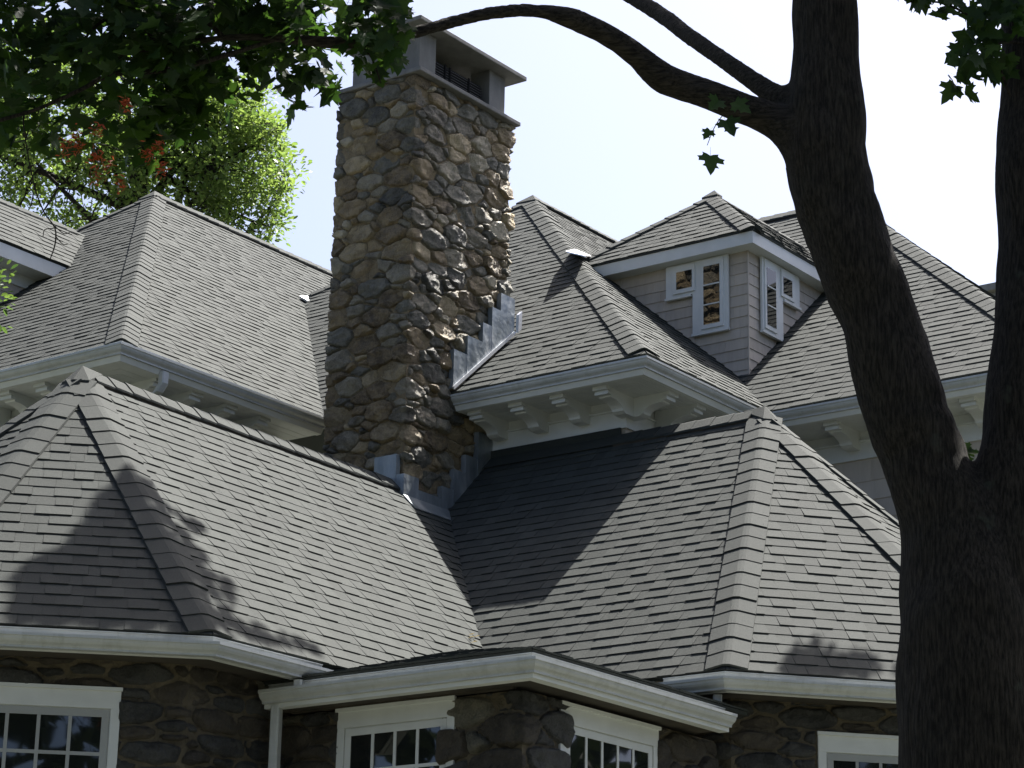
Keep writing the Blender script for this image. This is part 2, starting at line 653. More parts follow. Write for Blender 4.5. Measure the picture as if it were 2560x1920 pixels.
ULV = [(13.565, 14.0, zUL), (21.5, 14.0, zUL), (24.0, 18.27, 11.66), AUL]
ULU = [(13.565, 22.54, zUL), (13.565, 14.0, zUL), AUL]
ULB = [(24.0, 22.54, zUL), (13.565, 22.54, zUL), AUL, (24.0, 18.27, 11.66)]
roofUL = deck("main_roof", [ULV, ULU, ULB], "upper hip roof of grey shingles behind the chimney, oak tree above it")

# corner bay with low roof in the inner corner
zC = 4.52
slC = 0.268
CT = (14.15, 10.92, zC + slC * 2.45)
CU = [(11.70, 10.92, zC), (11.70, 8.47, zC), CT]
CV = [(11.70, 8.47, zC), (14.15, 8.47, zC), CT]
roofC = deck("corner_bay_roof", [CU, CV], "low grey shingle roof over the corner bay in the inner angle")

# dormer on the right
zD = 9.925
AD = (19.679, 12.107, 10.844)
DU = [(18.60, 13.186, zD), (18.60, 11.028, zD), AD]
DV = [(18.60, 11.028, zD), (20.35, 11.028, zD), (21.3, 12.0, 10.75), (21.45, 12.107, 10.844), AD]
DB = [(20.0, 13.186, zD), (18.60, 13.186, zD), AD, (21.3, 12.107, 10.844)]
roofD = deck("dormer_roof", [DU, DV, DB], "small hip roof of grey shingles on the corner dormer")
# dormer on the left roof
L2V = [(14.4, 17.46, 10.085), (16.2, 17.46, 10.085), (17.22, 18.37, 10.934), (14.4, 18.37, 10.934)]
L2B = [(17.2, 19.28, 10.085), (14.4, 19.28, 10.085), (14.4, 18.37, 10.934), (17.22, 18.37, 10.934)]
roofD2 = deck("dormer_roof", [L2V, L2B], "grey shingle roof of the dormer cut by the frame edge, under the oak tree")

in_chim = lambda c: (15.5 < c.x < 16.9 and 12.58 < c.y < 13.45)
shingle_plane(bayL, LV, 11, holes=(in_chim,))
shingle_plane(bayL, LD, 12)
shingle_plane(bayL, LU, 13)
shingle_plane(bayR, RU, 21, holes=(in_chim,))
shingle_plane(bayR, RD, 22)
shingle_plane(bayR, RV, 23)
shingle_plane(bayR, RD2, 24)
shingle_plane(roofU, URU, 31, holes=(in_chim,))
shingle_plane(roofU, URV, 32)
shingle_plane(roofU2, U2U, 33)
shingle_plane(roofU2, U2V, 36, holes=(lambda c: c.x > 25.0,))
shingle_plane(roofUL, ULV, 34)
shingle_plane(roofUL, ULU, 35, holes=(lambda c: c.y > 19.6,))
shingle_plane(roofC, CU, 41)
shingle_plane(roofC, CV, 42)
shingle_plane(roofD, DU, 51)
shingle_plane(roofD, DV, 52)
shingle_plane(roofD2, L2V, 53)

hip_caps(bayL, (10.93, 10.32, zL), AL, nrm(LV), nrm(LD), start=0.10)
hip_caps(bayL, (9.565, 11.685, zL), AL, nrm(LD), nrm(LU), start=0.10)
hip_caps(bayL, (9.565, 13.615, zL), AL, nrm(LU), nrm(LD2), start=0.10, stop=1.9)
hip_caps(bayL, AL, (15.45, 12.65, 6.99), nrm(LV), nrm(LB), vent=0.022, over=0.0)
hip_caps(bayR, (13.95, 8.517, zR), AR, nrm(RU), nrm(RD), start=0.06)
hip_caps(bayR, (15.63, 7.10, zR), AR, nrm(RD), nrm(RV), start=0.12)
hip_caps(bayR, (17.57, 7.10, zR), AR, nrm(RV), nrm(RD2), start=0.12, stop=2.8)
hip_caps(bayR, AR, (16.6, 11.18, 7.42), nrm(RU), (1, 0, 1), vent=0.022, over=0.0)
hip_caps(roofU, (16.10, 10.56, zU), AU, nrm(URU), nrm(URV), expo=0.17)
hip_caps(roofU, (19.15, 17.0, 10.562), AU, nrm(URU), nrm(URB), expo=0.17)
hip_caps(roofU, (22.33, 14.87, 11.65), AU, nrm(URV), nrm(URB), expo=0.17, vent=0.022)
hip_caps(roofU2, (18.02, 7.73, zU), A2, nrm(U2U), nrm(U2V), expo=0.17)
hip_caps(roofU2, (22.33, 14.8, 11.65), A2, nrm(U2U), nrm(U2B), expo=0.17, vent=0.022)
hip_caps(roofUL, (13.565, 14.0, zUL), AUL, nrm(ULU), nrm(ULV), expo=0.165)
hip_caps(roofUL, (13.565, 22.54, zUL), AUL, nrm(ULU), nrm(ULB), expo=0.17, stop=2.2)
hip_caps(roofUL, (24.0, 18.27, 11.66), AUL, nrm(ULV), nrm(ULB), expo=0.17, vent=0.022)
hip_caps(roofD, (18.60, 11.028, zD), AD, nrm(DU), nrm(DV), expo=0.17, width=0.13)
hip_caps(roofD, (18.60, 13.186, zD), AD, nrm(DU), nrm(DB), expo=0.17, width=0.13, stop=1.55)
hip_caps(roofD, (21.4, 12.107, 10.844), AD, nrm(DV), nrm(DB), expo=0.17, width=0.13)
hip_caps(roofD2, (17.1, 18.37, 10.934), (14.4, 18.37, 10.934), nrm(L2V), nrm(L2B), expo=0.17, width=0.12, start=1.0)

def apex_cap(roof, A, targets, r=0.20, up=0.062, edge=0.050):
    A = Vector(A)
    ds = [(Vector(t) - A).normalized() for t in targets]
    ds.sort(key=lambda d: math.atan2(d.y, d.x))
    vs = [A + Vector((0, 0, up))]
    k = len(ds)
    for d in ds:
        vs.append(A + d * r + Vector((0, 0, edge)))
    for d in ds:
        vs.append(A + d * r + Vector((0, 0, edge - 0.02)))
    fs = [(0, 1 + i, 1 + (i + 1) % k) for i in range(k)] + [(1 + i, 1 + k + i, 1 + k + (i + 1) % k, 1 + (i + 1) % k) for i in range(k)]
    obj("ridge_cap", mesh("ridge_cap", vs, fs, "shingle"), roof)


apex_cap(bayL, AL, [LV[0], LD[0], LU[0], LD2[0], (15.45, 12.65, 6.99)])
apex_cap(bayR, AR, [RD[0], RV[0], RV[1], (16.6, 11.18, 7.42)])
apex_cap(roofU, AU, [URU[1], URU[3], (22.33, 14.87, 11.65)])
apex_cap(roofUL, AUL, [ULU[0], ULU[1], (24.0, 18.27, 11.66)])
apex_cap(roofD, AD, [DU[0], DU[1], (21.4, 12.107, 10.844)], 0.15)

# the 300 shingles and ridge caps that show largest are parts of their own, the rest is one mesh for each roof
SHINGLES.sort(key=lambda r: -r[0])
rest = {}
for i, (a, vs, fs, roof) in enumerate(SHINGLES):
    if i < 300:
        obj("shingle", mesh("shingle", vs, fs, "shingle"), roof)
    else:
        rest.setdefault(roof.name, (roof, MB()))[1].add(vs, fs)
for roof, mb in rest.values():
    mb.build("shingles", "shingle", roof, kind="stuff")
CAPS.sort(key=lambda r: -r[0])
rest = {}
for i, (a, me, M, roof) in enumerate(CAPS):
    if i < 300:
        obj("ridge_cap", me, roof, matrix=M)
    else:
        rest.setdefault(roof.name, (roof, MB()))[1].add([M @ v.co for v in me.vertices], [tuple(p.vertices) for p in me.polygons])
for roof, mb in rest.values():
    mb.build("ridge_caps", "shingle", roof, kind="stuff")

# ---- gutters, fascias, soffits ------------------------------------
KPROF = [(0.0, 0.0), (0.0, -0.018), (0.0076, -0.023), (0.0114, -0.0369), (0.0209, -0.0508), (0.038, -0.064), (0.0437, -0.0722), (0.0437, -0.0836), (0.1026, -0.0836), (0.1026, 0.04), (0.0988, 0.04), (0.0988, -0.0795), (0.0494, -0.0795), (0.0418, -0.0574), (0.019, -0.0328), (0.0076, -0.0148), (0.0133, -0.0049), (0.0133, 0.0)]
PATH_L = [(10.885, 15.09), (9.455, 13.66), (9.455, 11.64), (10.885, 10.21), (11.95, 10.21)]
PATH_R = [(13.84, 9.0), (13.84, 8.467), (15.592, 6.99), (17.60, 6.99)]
PATH_C = [(11.61, 10.54), (11.61, 8.38), (13.87, 8.38)]
PATH_UL = [(13.455, 21.0), (13.455, 13.886), (16.05, 13.886)]
PATH_UR = [(16.05, 12.53), (16.05, 10.525), (17.96, 10.525), (17.96, 7.67), (26.0, 7.67)]


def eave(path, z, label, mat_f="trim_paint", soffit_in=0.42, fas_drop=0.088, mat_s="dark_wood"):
    g = swept("gutter", path, KPROF, z, "gutter_paint", house, label=label)
    swept("drip_edge", path, rect_prof(0.092, 0.113, 0.041, 0.047), z, "gutter_paint", g)
    swept("fascia", path, [(0.111, -fas_drop), (0.14, -fas_drop), (0.14, 0.038), (0.111, 0.038)], z, mat_f, house)
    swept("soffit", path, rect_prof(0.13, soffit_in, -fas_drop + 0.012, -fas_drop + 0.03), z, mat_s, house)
    return g


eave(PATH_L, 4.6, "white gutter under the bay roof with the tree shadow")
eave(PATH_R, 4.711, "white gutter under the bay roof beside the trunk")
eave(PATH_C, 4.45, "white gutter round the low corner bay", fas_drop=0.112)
swept("trim_board", PATH_C, rect_prof(0.066, 0.1105, -0.112, -0.0845), 4.45, "trim_paint", house)
eave(PATH_UL, 7.9, "white gutter of the upper roof behind the chimney", soffit_in=0.66, fas_drop=0.13, mat_s="trim_paint")
eave(PATH_UR, 7.9, "white gutter of the upper roof under the dormer", soffit_in=0.66, fas_drop=0.13, mat_s="trim_paint")
# flare moulding under the upper gutters
for pth in (PATH_UL, PATH_UR):
    swept("moulding", pth, [(0.060, -0.085), (0.111, -0.085), (0.111, -0.128), (0.085, -0.128)], 7.9, "trim_paint", house)
    # soffit boards
    for k in range(5):
        i0 = 0.155 + k * 0.095
        swept("soffit_board", pth, rect_prof(i0, i0 + 0.089, -0.124, -0.1185), 7.9, "trim_paint", house)
    swept("frieze", pth, rect_prof(0.587, 0.612, -0.37, -0.222), 7.9, "trim_paint", house)
    swept("frieze_ledge", pth, rect_prof(0.565, 0.612, -0.2215, -0.204), 7.9, "trim_paint", house)
    swept("frieze_panel", pth, rect_prof(0.598, 0.612, -0.2035, -0.1245), 7.9, "trim_paint", house)
    swept("upper_wall", pth, rect_prof(0.612, 0.80, -4.2, -0.125), 7.9, "siding_stain", house)


def bracket(px, py, ox, oy):
    """eave bracket on a wall point, pointing along (ox,oy)"""
    o = Vector((ox, oy, 0))
    s = Vector((-oy, ox, 0))
    zt = 7.776
    outline = [(0, zt), (0.42, zt), (0.42, zt - 0.028), (0.395, zt - 0.028), (0.395, zt - 0.062), (0.355, zt - 0.062), (0.35, zt - 0.075)]
    for k in range(7):
        a = k / 6 * math.pi / 2
        outline.append((0.33 - 0.17 * math.sin(a), zt - 0.08 - 0.068 * (1 - math.cos(a))))
    outline += [(0.15, zt - 0.152), (0.12, zt - 0.165), (0.0, zt - 0.165)]
    w = 0.058
    B = Vector((px, py, 0))
    vs = [B + o * a + s * w + Vector((0, 0, z)) for a, z in outline] + [B + o * a - s * w + Vector((0, 0, z)) for a, z in outline]
    k = len(outline)
    mb = MB()
    mb.add(vs, [tuple(range(k)), tuple(reversed(range(k, 2 * k)))] + [(i, i + k, (i + 1) % k + k, (i + 1) % k) for i in range(k)])
    b = mb.build("bracket", "trim_paint", house)
    bm = bmesh.new()
    bm.from_mesh(b.data)
    bmesh.ops.recalc_face_normals(bm, faces=bm.faces[:])
    bm.to_mesh(b.data)
    bm.free()
    mb = MB()
    mb.box(B + o * 0.37 - s * (w + 0.012) + Vector((0, 0, zt - 0.03)), o * 0.062, s * 2 * (w + 0.012), (0, 0, 0.029))
    mb.build("bracket_block", "trim_paint", b)
    mb = MB()
    mb.box(B + o * 0.345 - s * (w + 0.010) + Vector((0, 0, zt - 0.064)), o * 0.058, s * 2 * (w + 0.010), (0, 0, 0.027))
    mb.build("bracket_block", "trim_paint", b)


for y in (12.40, 11.965, 11.535, 11.10):
    bracket(16.648, y, -1, 0)
for x in (16.70, 17.13, 17.56):
    bracket(x, 11.111, 0, -1)
for y in (10.0, 9.57, 9.14, 8.71):
    bracket(18.558, y, -1, 0)
for x in (14.1, 14.53, 14.96, 15.39):
    bracket(x, 14.474, 0, -1)
for y in (14.55, 14.98, 15.41, 15.84):
    bracket(14.041, y, -1, 0)

# apron flashing where the bay roof meets the upper wall
mb = MB()
mb.box((16.50, 11.16, 7.345), (0.115, 0, 0.115), (0, 1.40, 0), (-0.004, 0, 0.004))
mb.box((16.615, 11.16, 7.44), (0.018, 0, 0), (0, 1.40, 0), (0, 0, 0.09))
mb.build("apron_flashing", "shingle", house)

# wall shingles of the upper wall seen between roof and trunk
rs = random.Random(3)


def siding(parent, O, e, n, length, z0, rows, expo, wmin=0.25, wmax=0.6, proud=0.012):
    O, e, n = Vector(O), Vector(e), Vector(n)
    for r in range(rows):
        u = 0.0
        zb = z0 + r * expo
        while u < length - 1e-4:
            w = min(rs.uniform(wmin, wmax), length - u)
            if length - u - w < 0.08:
                w = length - u
            g = 0.0025
            P = O + e * u + Vector((0, 0, zb - O.z))
            jz = rs.uniform(-0.002, 0.002)
            a = P + n * proud + Vector((0, 0, jz))
            b = P + e * (w - g) + n * proud + Vector((0, 0, jz))
            H = Vector((0, 0, expo + 0.012))
            vs = [a, b, b + H - n * (proud - 0.003), a + H - n * (proud - 0.003), a - n * (proud + 0.004), b - n * (proud + 0.004), b + H - n * (proud + 0.004), a + H - n * (proud + 0.004)]
            fs = [(0, 1, 2, 3), (4, 5, 1, 0), (0, 3, 7, 4), (1, 5, 6, 2)]
            if e.cross(Vector((0, 0, 1))).dot(n) < 0:
                fs = [tuple(reversed(f)) for f in fs]
            obj("siding_shingle", mesh("siding_shingle", vs, fs, "siding_stain"), parent)
            u += w


wall_u2 = abox(18.575, 18.62, 7.9, 11.1, 5.4, 7.52).build("siding_panel", "siding_stain", house)
siding(wall_u2, (18.573, 11.1, 6.6), (0, -1, 0), (-1, 0, 0), 3.2, 5.97, 9, 0.17, 0.5, 1.0)

# ---- corner dormer -------------------------------------------------
dorm = abox(18.775, 21.3, 11.195, 13.1, 8.3, 9.80).build("dormer", "siding_stain", house, label="taupe shingled corner dormer with white trim and two L-shaped windows")
siding(dorm, (18.772, 13.0, 8.4), (0, -1, 0), (-1, 0, 0), 13.0 - 11.18, 8.42, 13, 0.105)
siding(dorm, (18.760, 11.192, 8.4), (1, 0, 0), (0, -1, 0), 2.3, 8.42, 13, 0.105)
mb = MB()
mb.box((18.755, 11.175, 8.42), (0.012, 0, 0), (0, 0.012, 0), (0, 0, 1.36))
mb.build("corner_bead", "siding_stain", dorm)
PATH_D = [(18.608, 13.15), (18.608, 11.036), (21.2, 11.036)]
swept("fascia", PATH_D, rect_prof(0.0, 0.022, -0.118, 0.0), 9.908, "trim_paint", house)
swept("soffit", PATH_D, rect_prof(0.022, 0.17, -0.116, -0.10), 9.908, "trim_paint", house)
swept("drip_edge", PATH_D, rect_prof(-0.012, 0.03, 0.001, 0.013), 9.908, "shingle", house)


def dormer_window(O, e, n, rects, panes, muntins, label):
    O, e, n = Vector(O), Vector(e), Vector(n)

    def bx(mb, u0, u1, z0, z1, d0, d1):
        mb.box(O + e * u0 + n * d0 + Vector((0, 0, z0 - O.z)), e * (u1 - u0), n * (d1 - d0), (0, 0, z1 - z0))
    wn_ = None
    for i, r in enumerate(rects):
        mb = MB()
        bx(mb, *r)
        if i == 0:
            wn_ = mb.build("window", "trim_paint", house, label=label)
        else:
            mb.build(["casing", "sill", "casing", "sash", "sash"][min(i - 1, 4)], "trim_paint", wn_)
    for p in panes:
        mb = MB()
        bx(mb, *p, 0.050, 0.0535)
        mb.build("pane", "window_glass", wn_)
    for r in muntins:
        mb = MB()
        bx(mb, *r, 0.052, 0.062)
        mb.build("muntin", "trim_paint", wn_)


# u runs from the corner outwards; (u0,u1,z0,z1,d0,d1)
dormer_window((18.76, 11.18, 9.0), (0, 1, 0), (-1, 0, 0),
              [(0.197, 0.587, 9.06, 9.785, 0.012, 0.036), (0.587, 0.885, 9.465, 9.785, 0.012, 0.034),
               (0.190, 0.594, 9.036, 9.06, 0.012, 0.048), (0.60, 0.892, 9.442, 9.465, 0.012, 0.048),
               (0.24, 0.485, 9.085, 9.765, 0.036, 0.051), (0.555, 0.80, 9.49, 9.765, 0.034, 0.051)],
              [(0.281, 0.456, 9.126, 9.702), (0.585, 0.757, 9.53, 9.703)],
              [(0.281, 0.456, 9.31, 9.322), (0.281, 0.456, 9.505, 9.517)],
              "white L-shaped window on the wider face of the corner dormer")
dormer_window((18.76, 11.18, 9.0), (1, 0, 0), (0, -1, 0),
              [(0.195, 0.575, 9.06, 9.785, 0.012, 0.036), (0.575, 0.895, 9.475, 9.785, 0.012, 0.034),
               (0.188, 0.582, 9.036, 9.06, 0.012, 0.048), (0.585, 0.905, 9.450, 9.475, 0.012, 0.048),
               (0.225, 0.445, 9.085, 9.765, 0.036, 0.051), (0.53, 0.775, 9.49, 9.765, 0.034, 0.051)],
              [(0.255, 0.418, 9.126, 9.690), (0.562, 0.725, 9.525, 9.690)],
              [(0.255, 0.418, 9.31, 9.322), (0.255, 0.418, 9.50, 9.512)],
              "white L-shaped window on the dormer face turned to the trunk")
# bright flashing where the dormer roof meets the main hip
mb = MB()
q = [Vector(p) for p in ((17.88, 12.62, 9.80), (18.02, 12.50, 9.775), (18.42, 12.78, 9.97), (18.80, 12.97, 10.11), (18.72, 13.12, 10.19), (18.28, 12.92, 9.99))]
mb.add(q + [p - Vector((0, 0, 0.012)) for p in q], [tuple(range(6)), tuple(reversed(range(6, 12)))] + [(i, i + 6, (i + 1) % 6 + 6, (i + 1) % 6) for i in range(6)])
mb.build("hip_flashing", "bright_metal", house)

# ---- dormer on the left roof
dorm2 = abox(14.7, 16.4, 17.735, 19.0, 8.9, 9.99).build("dormer", "siding_stain", house, label="taupe shingled dormer at the frame edge under the oak")
mb = MB()
mb.add([(14.71, 17.735, 9.985), (14.71, 19.0, 9.985), (14.71, 18.37, 10.86), (16.2, 17.735, 9.985), (16.2, 19.0, 9.985), (16.2, 18.37, 10.86)], [(0, 2, 1), (3, 4, 5), (0, 1, 4, 3), (1, 2, 5, 4), (2, 0, 3, 5)])
mb.build("gable", "siding_stain", dorm2)
siding(dorm2, (14.7, 17.731, 9.0), (1, 0, 0), (0, -1, 0), 1.6, 9.10, 6, 0.15)
PATH_D2 = [(14.42, 17.47), (16.15, 17.47)]
swept("fascia", PATH_D2, rect_prof(0.0, 0.025, -0.15, -0.01), 10.075, "trim_paint", house)
swept("soffit", PATH_D2, rect_prof(0.025, 0.265, -0.148, -0.13), 10.075, "trim_paint", house)
swept("frieze", PATH_D2, rect_prof(0.235, 0.262, -0.27, -0.149), 10.075, "trim_paint", house)

# ------------------------------------------------------------------ field stones
STONE_MIX = (["stone_blue_grey"] * 26 + ["stone_grey"] * 28 + ["stone_brown"] * 28 + ["stone_tan"] * 13 + ["stone_pale"] * 5)


def stone_field(core, path, z0, z1, seed, rlo, rhi, aniso, H, gap, grid, single, windows=(), mix=STONE_MIX, name="stone", corner_soft=0.02, rough=0.008, darts=5000, KF=75.0, rad0=0.018, rad1=0.045, tilt=0.12):
    """Irregular stones laid on a wall that follows a polyline (u along it, z up); a stone at a corner wraps round it."""
    rnd = random.Random(seed)
    P = [Vector((p[0], p[1], 0)) for p in path]
    seg = [(P[i + 1] - P[i]) for i in range(len(P) - 1)]
    lens = [s.length for s in seg]
    cum = [0.0]
    for L in lens:
        cum.append(cum[-1] + L)
    U = cum[-1]
    outs = [Vector((s.y, -s.x, 0)).normalized() for s in seg]
    rs_ = sorted([math.exp(rnd.uniform(math.log(rlo), math.log(rhi))) for _ in range(darts)], reverse=True)
    seeds = []
    for r in rs_:
        u, z = rnd.uniform(-0.05, U + 0.05), rnd.uniform(z0 - 0.05, z1 + 0.05)
        ok = True
        for (a, b, q) in seeds:
            du, dz = (u - a) / aniso, z - b
            if du * du + dz * dz < (0.93 * (r + q)) ** 2:
                ok = False
                break
        if ok:
            seeds.append((u, z, r))
    S = np.array(seeds)
    stuff = {}

    def place(u, z, h):
        u_ = min(max(u, 0.0), U)
        for ci in range(1, len(cum) - 1):
            if abs(u_ - cum[ci]) < 1e-6:
                n1, n2 = outs[ci - 1], outs[ci]
                return P[ci] + (n1 + n2) / (1 + n1.dot(n2)) * h + Vector((0, 0, z))
        for i in range(len(seg)):
            if u_ <= cum[i + 1] + 1e-9:
                return P[i] + seg[i].normalized() * (u_ - cum[i]) + outs[i] * h + Vector((0, 0, z))
    for i, (su, sz, sr) in enumerate(seeds):
        d2 = ((S[:, 0] - su) / aniso) ** 2 + (S[:, 1] - sz) ** 2
        nb = [j for j in np.argsort(d2)[1:16] if d2[j] < 25 * rhi * rhi]
        ext = sr * 2.3 + 0.05
        ua, ub = max(0.0, su - ext * aniso), min(U, su + ext * aniso)
        za, zb = max(z0, sz - ext), min(z1, sz + ext)
        if ub - ua < 0.02 or zb - za < 0.02:
            continue
        us = list(np.arange(ua, ub + grid, grid))
        us[-1] = ub
        for c in cum[1:-1]:
            if ua < c < ub:
                us = [q for q in us if abs(q - c) > grid * 0.45] + [c]
        us = np.array(sorted(us))
        zs = np.arange(za, zb + grid, grid)
        zs[-1] = zb
        UU, ZZ = np.meshgrid(us, zs)
        acc = np.zeros_like(UU)
        Kf = KF
        for j in nb:
            du, dz = (S[j, 0] - su) / aniso, S[j, 1] - sz
            L = math.hypot(du, dz)
            px, pz = (UU - su) / aniso, ZZ - sz
            qx, qz = (UU - S[j, 0]) / aniso, ZZ - S[j, 1]
            pw = ((qx * qx + qz * qz - S[j, 2] ** 2) - (px * px + pz * pz - sr * sr)) / (2 * L)
            g = math.hypot(du / aniso, dz) / L
            acc += np.exp(-Kf * np.clip(pw / max(g, 1e-3), -0.4, 1))
        for dd in (UU - 0.0 + 0.02, U - UU + 0.02, ZZ - z0 + 0.005, z1 - ZZ + 0.005):
            acc += np.exp(-Kf * dd)
        for (w0, w1, wz0, wz1) in windows:
            dx = np.maximum(w0 - UU, UU - w1)
            dz = np.maximum(wz0 - ZZ, ZZ - wz1)
            acc += np.exp(-Kf * np.clip(np.maximum(dx, dz) + 0.02, -0.4, 1))
        d = -np.log(np.maximum(acc, 1e-30)) / Kf - gap
        # wobble the outline
        hs = rnd.uniform(H[0], H[1])
        rad = rnd.uniform(rad0, rad1)
        tu, tz = rnd.uniform(-tilt, tilt), rnd.uniform(-tilt, tilt)
        fa, fb, fc_ = rnd.uniform(-1, 1), rnd.uniform(-1, 1), rnd.uniform(0.1, 0.28)
        off = rnd.uniform(0, 50)
        nv = np.zeros_like(UU)
        nd = np.zeros_like(UU)
        for a in range(UU.shape[0]):
            for b in range(UU.shape[1]):
                nv[a, b] = noise.fractal(Vector((UU[a, b] * 9 + off, ZZ[a, b] * 14, off)), 0.8, 2.1, 4)
                nd[a, b] = noise.noise(Vector((UU[a, b] * 16, ZZ[a, b] * 16, off + 9)))
        d = d + nd * 0.010
        t = np.clip(d / rad, 0, 1)
        h = -0.03 + (hs + 0.03) * np.sqrt(np.clip(1 - (1 - t) ** 2, 0, 1))
        ridge_ = np.abs(fa * (UU - su) + fb * (ZZ - sz))
        h += np.where(t > 0, t * (nv * rough + tu * (UU - su) + tz * (ZZ - sz) - fc_ * ridge_), 0)
        for c in cum[1:-1]:
            h -= corner_soft * np.exp(-((UU - c) / 0.03) ** 2) * (t > 0)
        if h.max() < 0.0:
            continue
        idx = {}
        vs, fs = [], []

        def vid(a, b):
            if (a, b) not in idx:
                idx[(a, b)] = len(vs)
                vs.append(place(UU[a, b], ZZ[a, b], h[a, b]))
            return idx[(a, b)]
        for a in range(UU.shape[0] - 1):
            for b in range(UU.shape[1] - 1):
                if max(h[a, b], h[a + 1, b], h[a, b + 1], h[a + 1, b + 1]) > -0.012:
                    fs.append((vid(a, b), vid(a, b + 1), vid(a + 1, b + 1), vid(a + 1, b)))
        if len(fs) < 4:
            continue
        par = list(range(len(vs)))

        def find(q):
            while par[q] != q:
                par[q] = par[par[q]]
                q = par[q]
            return q
        for f_ in fs:
            for q in f_[1:]:
                par[find(q)] = find(f_[0])
        cnt = {}
        for f_ in fs:
            cnt[find(f_[0])] = cnt.get(find(f_[0]), 0) + 1
        if len(cnt) > 1:
            keep_ = max(cnt, key=cnt.get)
            fs = [f_ for f_ in fs if find(f_[0]) == keep_]
            used = sorted({q for f_ in fs for q in f_})
            mp_ = {q: i_ for i_, q in enumerate(used)}
            vs = [vs[q] for q in used]
            fs = [tuple(mp_[q] for q in f_) for f_ in fs]
        mt = rnd.choice(mix)
        if single(su, sz):
            obj(name, mesh(name, vs, fs, mt, True), core)
        else:
            stuff.setdefault(mt, MB()).add(vs, fs)
    if stuff:
        verts, faces, mids, names = [], [], [], list(stuff)
        for k, mt in enumerate(names):
            b = len(verts)
            verts += stuff[mt].v
            faces += [tuple(i + b for i in f) for f in stuff[mt].f]
            mids += [k] * len(stuff[mt].f)
        me = mesh(name + "s", verts, faces, names[0], True)
        for mt in names[1:]:
            me.materials.append(MATS[mt])
        me.polygons.foreach_set("material_index", mids)
        obj(name + "s", me, core, kind="stuff")


# ---- chimney ---------------------------------------------------------
CX0, CX1, CY0, CY1 = 15.50, 16.89, 12.58, 13.44
chim = abox(CX0, CX1, CY0, CY1, 5.6, 10.70).build("chimney", "mortar", house, label="tall fieldstone chimney with rough mortar joints and concrete cap")
stone_field(chim, [(CX0, CY1), (CX0, CY0), (CX1, CY0), (CX1, CY1)], 6.78, 10.70, 5, 0.018, 0.088, 1.75, (0.020, 0.050), 0.0025, 0.012,
            lambda u, z: u < 2.30, corner_soft=0.012, rough=0.020, KF=220.0, rad0=0.005, rad1=0.020, tilt=0.20, darts=14000)
cop = abox(15.455, 16.945, 12.495, 13.50, 10.701, 10.742).build("coping", "cap_concrete", chim)
bevel_mesh(cop.data, 0.006)
for nm, (x0, x1, y0, y1) in (("pier", (15.54, 15.775, 12.58, 12.80)), ("pier", (16.567, 16.806, 12.58, 12.80)), ("pier", (15.54, 15.775, 13.12, 13.34)), ("pier", (16.567, 16.806, 13.12, 13.34))):
    p = abox(x0, x1, y0, y1, 10.7425, 11.148).build("cap_pier", "cap_concrete", chim)
    bevel_mesh(p.data, 0.005)
p = abox(15.56, 15.60, 12.801, 13.119, 10.7425, 11.147).build("cap_panel", "cap_concrete", chim)
sb = abox(15.384, 16.965, 12.45, 13.46, 11.149, 11.192).build("cap_slab", "cap_concrete", chim)
bevel_mesh(sb.data, 0.006)
screen = abox(15.81, 16.54, 12.66, 13.26, 10.7425, 10.985).build("spark_screen", "black_iron", chim)
for k in range(9):
    z = 10.760 + k * 0.025
    abox(15.80, 16.55, 12.648, 12.658, z, z + 0.007).build("screen_bar", "screen_iron", chim)
for x in (15.98, 16.05, 16.33):
    abox(x, x + 0.022, 12.640, 12.6475, 10.7425, 10.99).build("screen_post", "black_iron", chim)
abox(15.79, 16.56, 13.27, 13.30, 10.7425, 11.148).build("cap_panel", "cap_concrete", chim)

# stepped flashing on the right face of the chimney, above the upper roof: one folded sheet a step
yF = 12.545 - 0.035
steps = [((16.06, 7.96), (16.26, 8.14), 8.312), ((16.245, 8.125), (16.475, 8.325), 8.487), ((16.465, 8.31), (16.60, 8.43), 8.670), ((16.592, 8.42), (16.73, 8.54), 8.850), ((16.72, 8.53), (16.925, 8.70), 9.020)]
for i, ((xa, za), (xb, zb), zt) in enumerate(steps):
    y = yF - 0.003 * (i % 2)
    mb = MB()
    vs = [(xa, y, za), (xb, y, zb), (xb, y, zt), (xa, y, zt)]
    mb.add(vs + [(x, y + 0.05, z) for x, _, z in vs], [(0, 1, 2, 3), (3, 2, 6, 7), (0, 3, 7, 4), (1, 5, 6, 2)])
    mb.build("step_flashing", "lead_flashing", chim)
mb = MB()
mb.box((16.06, yF - 0.016, 7.945), (0.87, 0, 0.745), (0, 0.014, 0), (-0.018, 0, 0.022))
mb.build("flashing_trim", "bright_metal", chim)
mb = MB()
mb.box((16.932, 12.47, 8.70), (0.0, 0.03, 0), (0.05, 0, 0.045), (0.004, 0, 0.17))
mb.build("saddle_flashing", "bright_metal", chim)
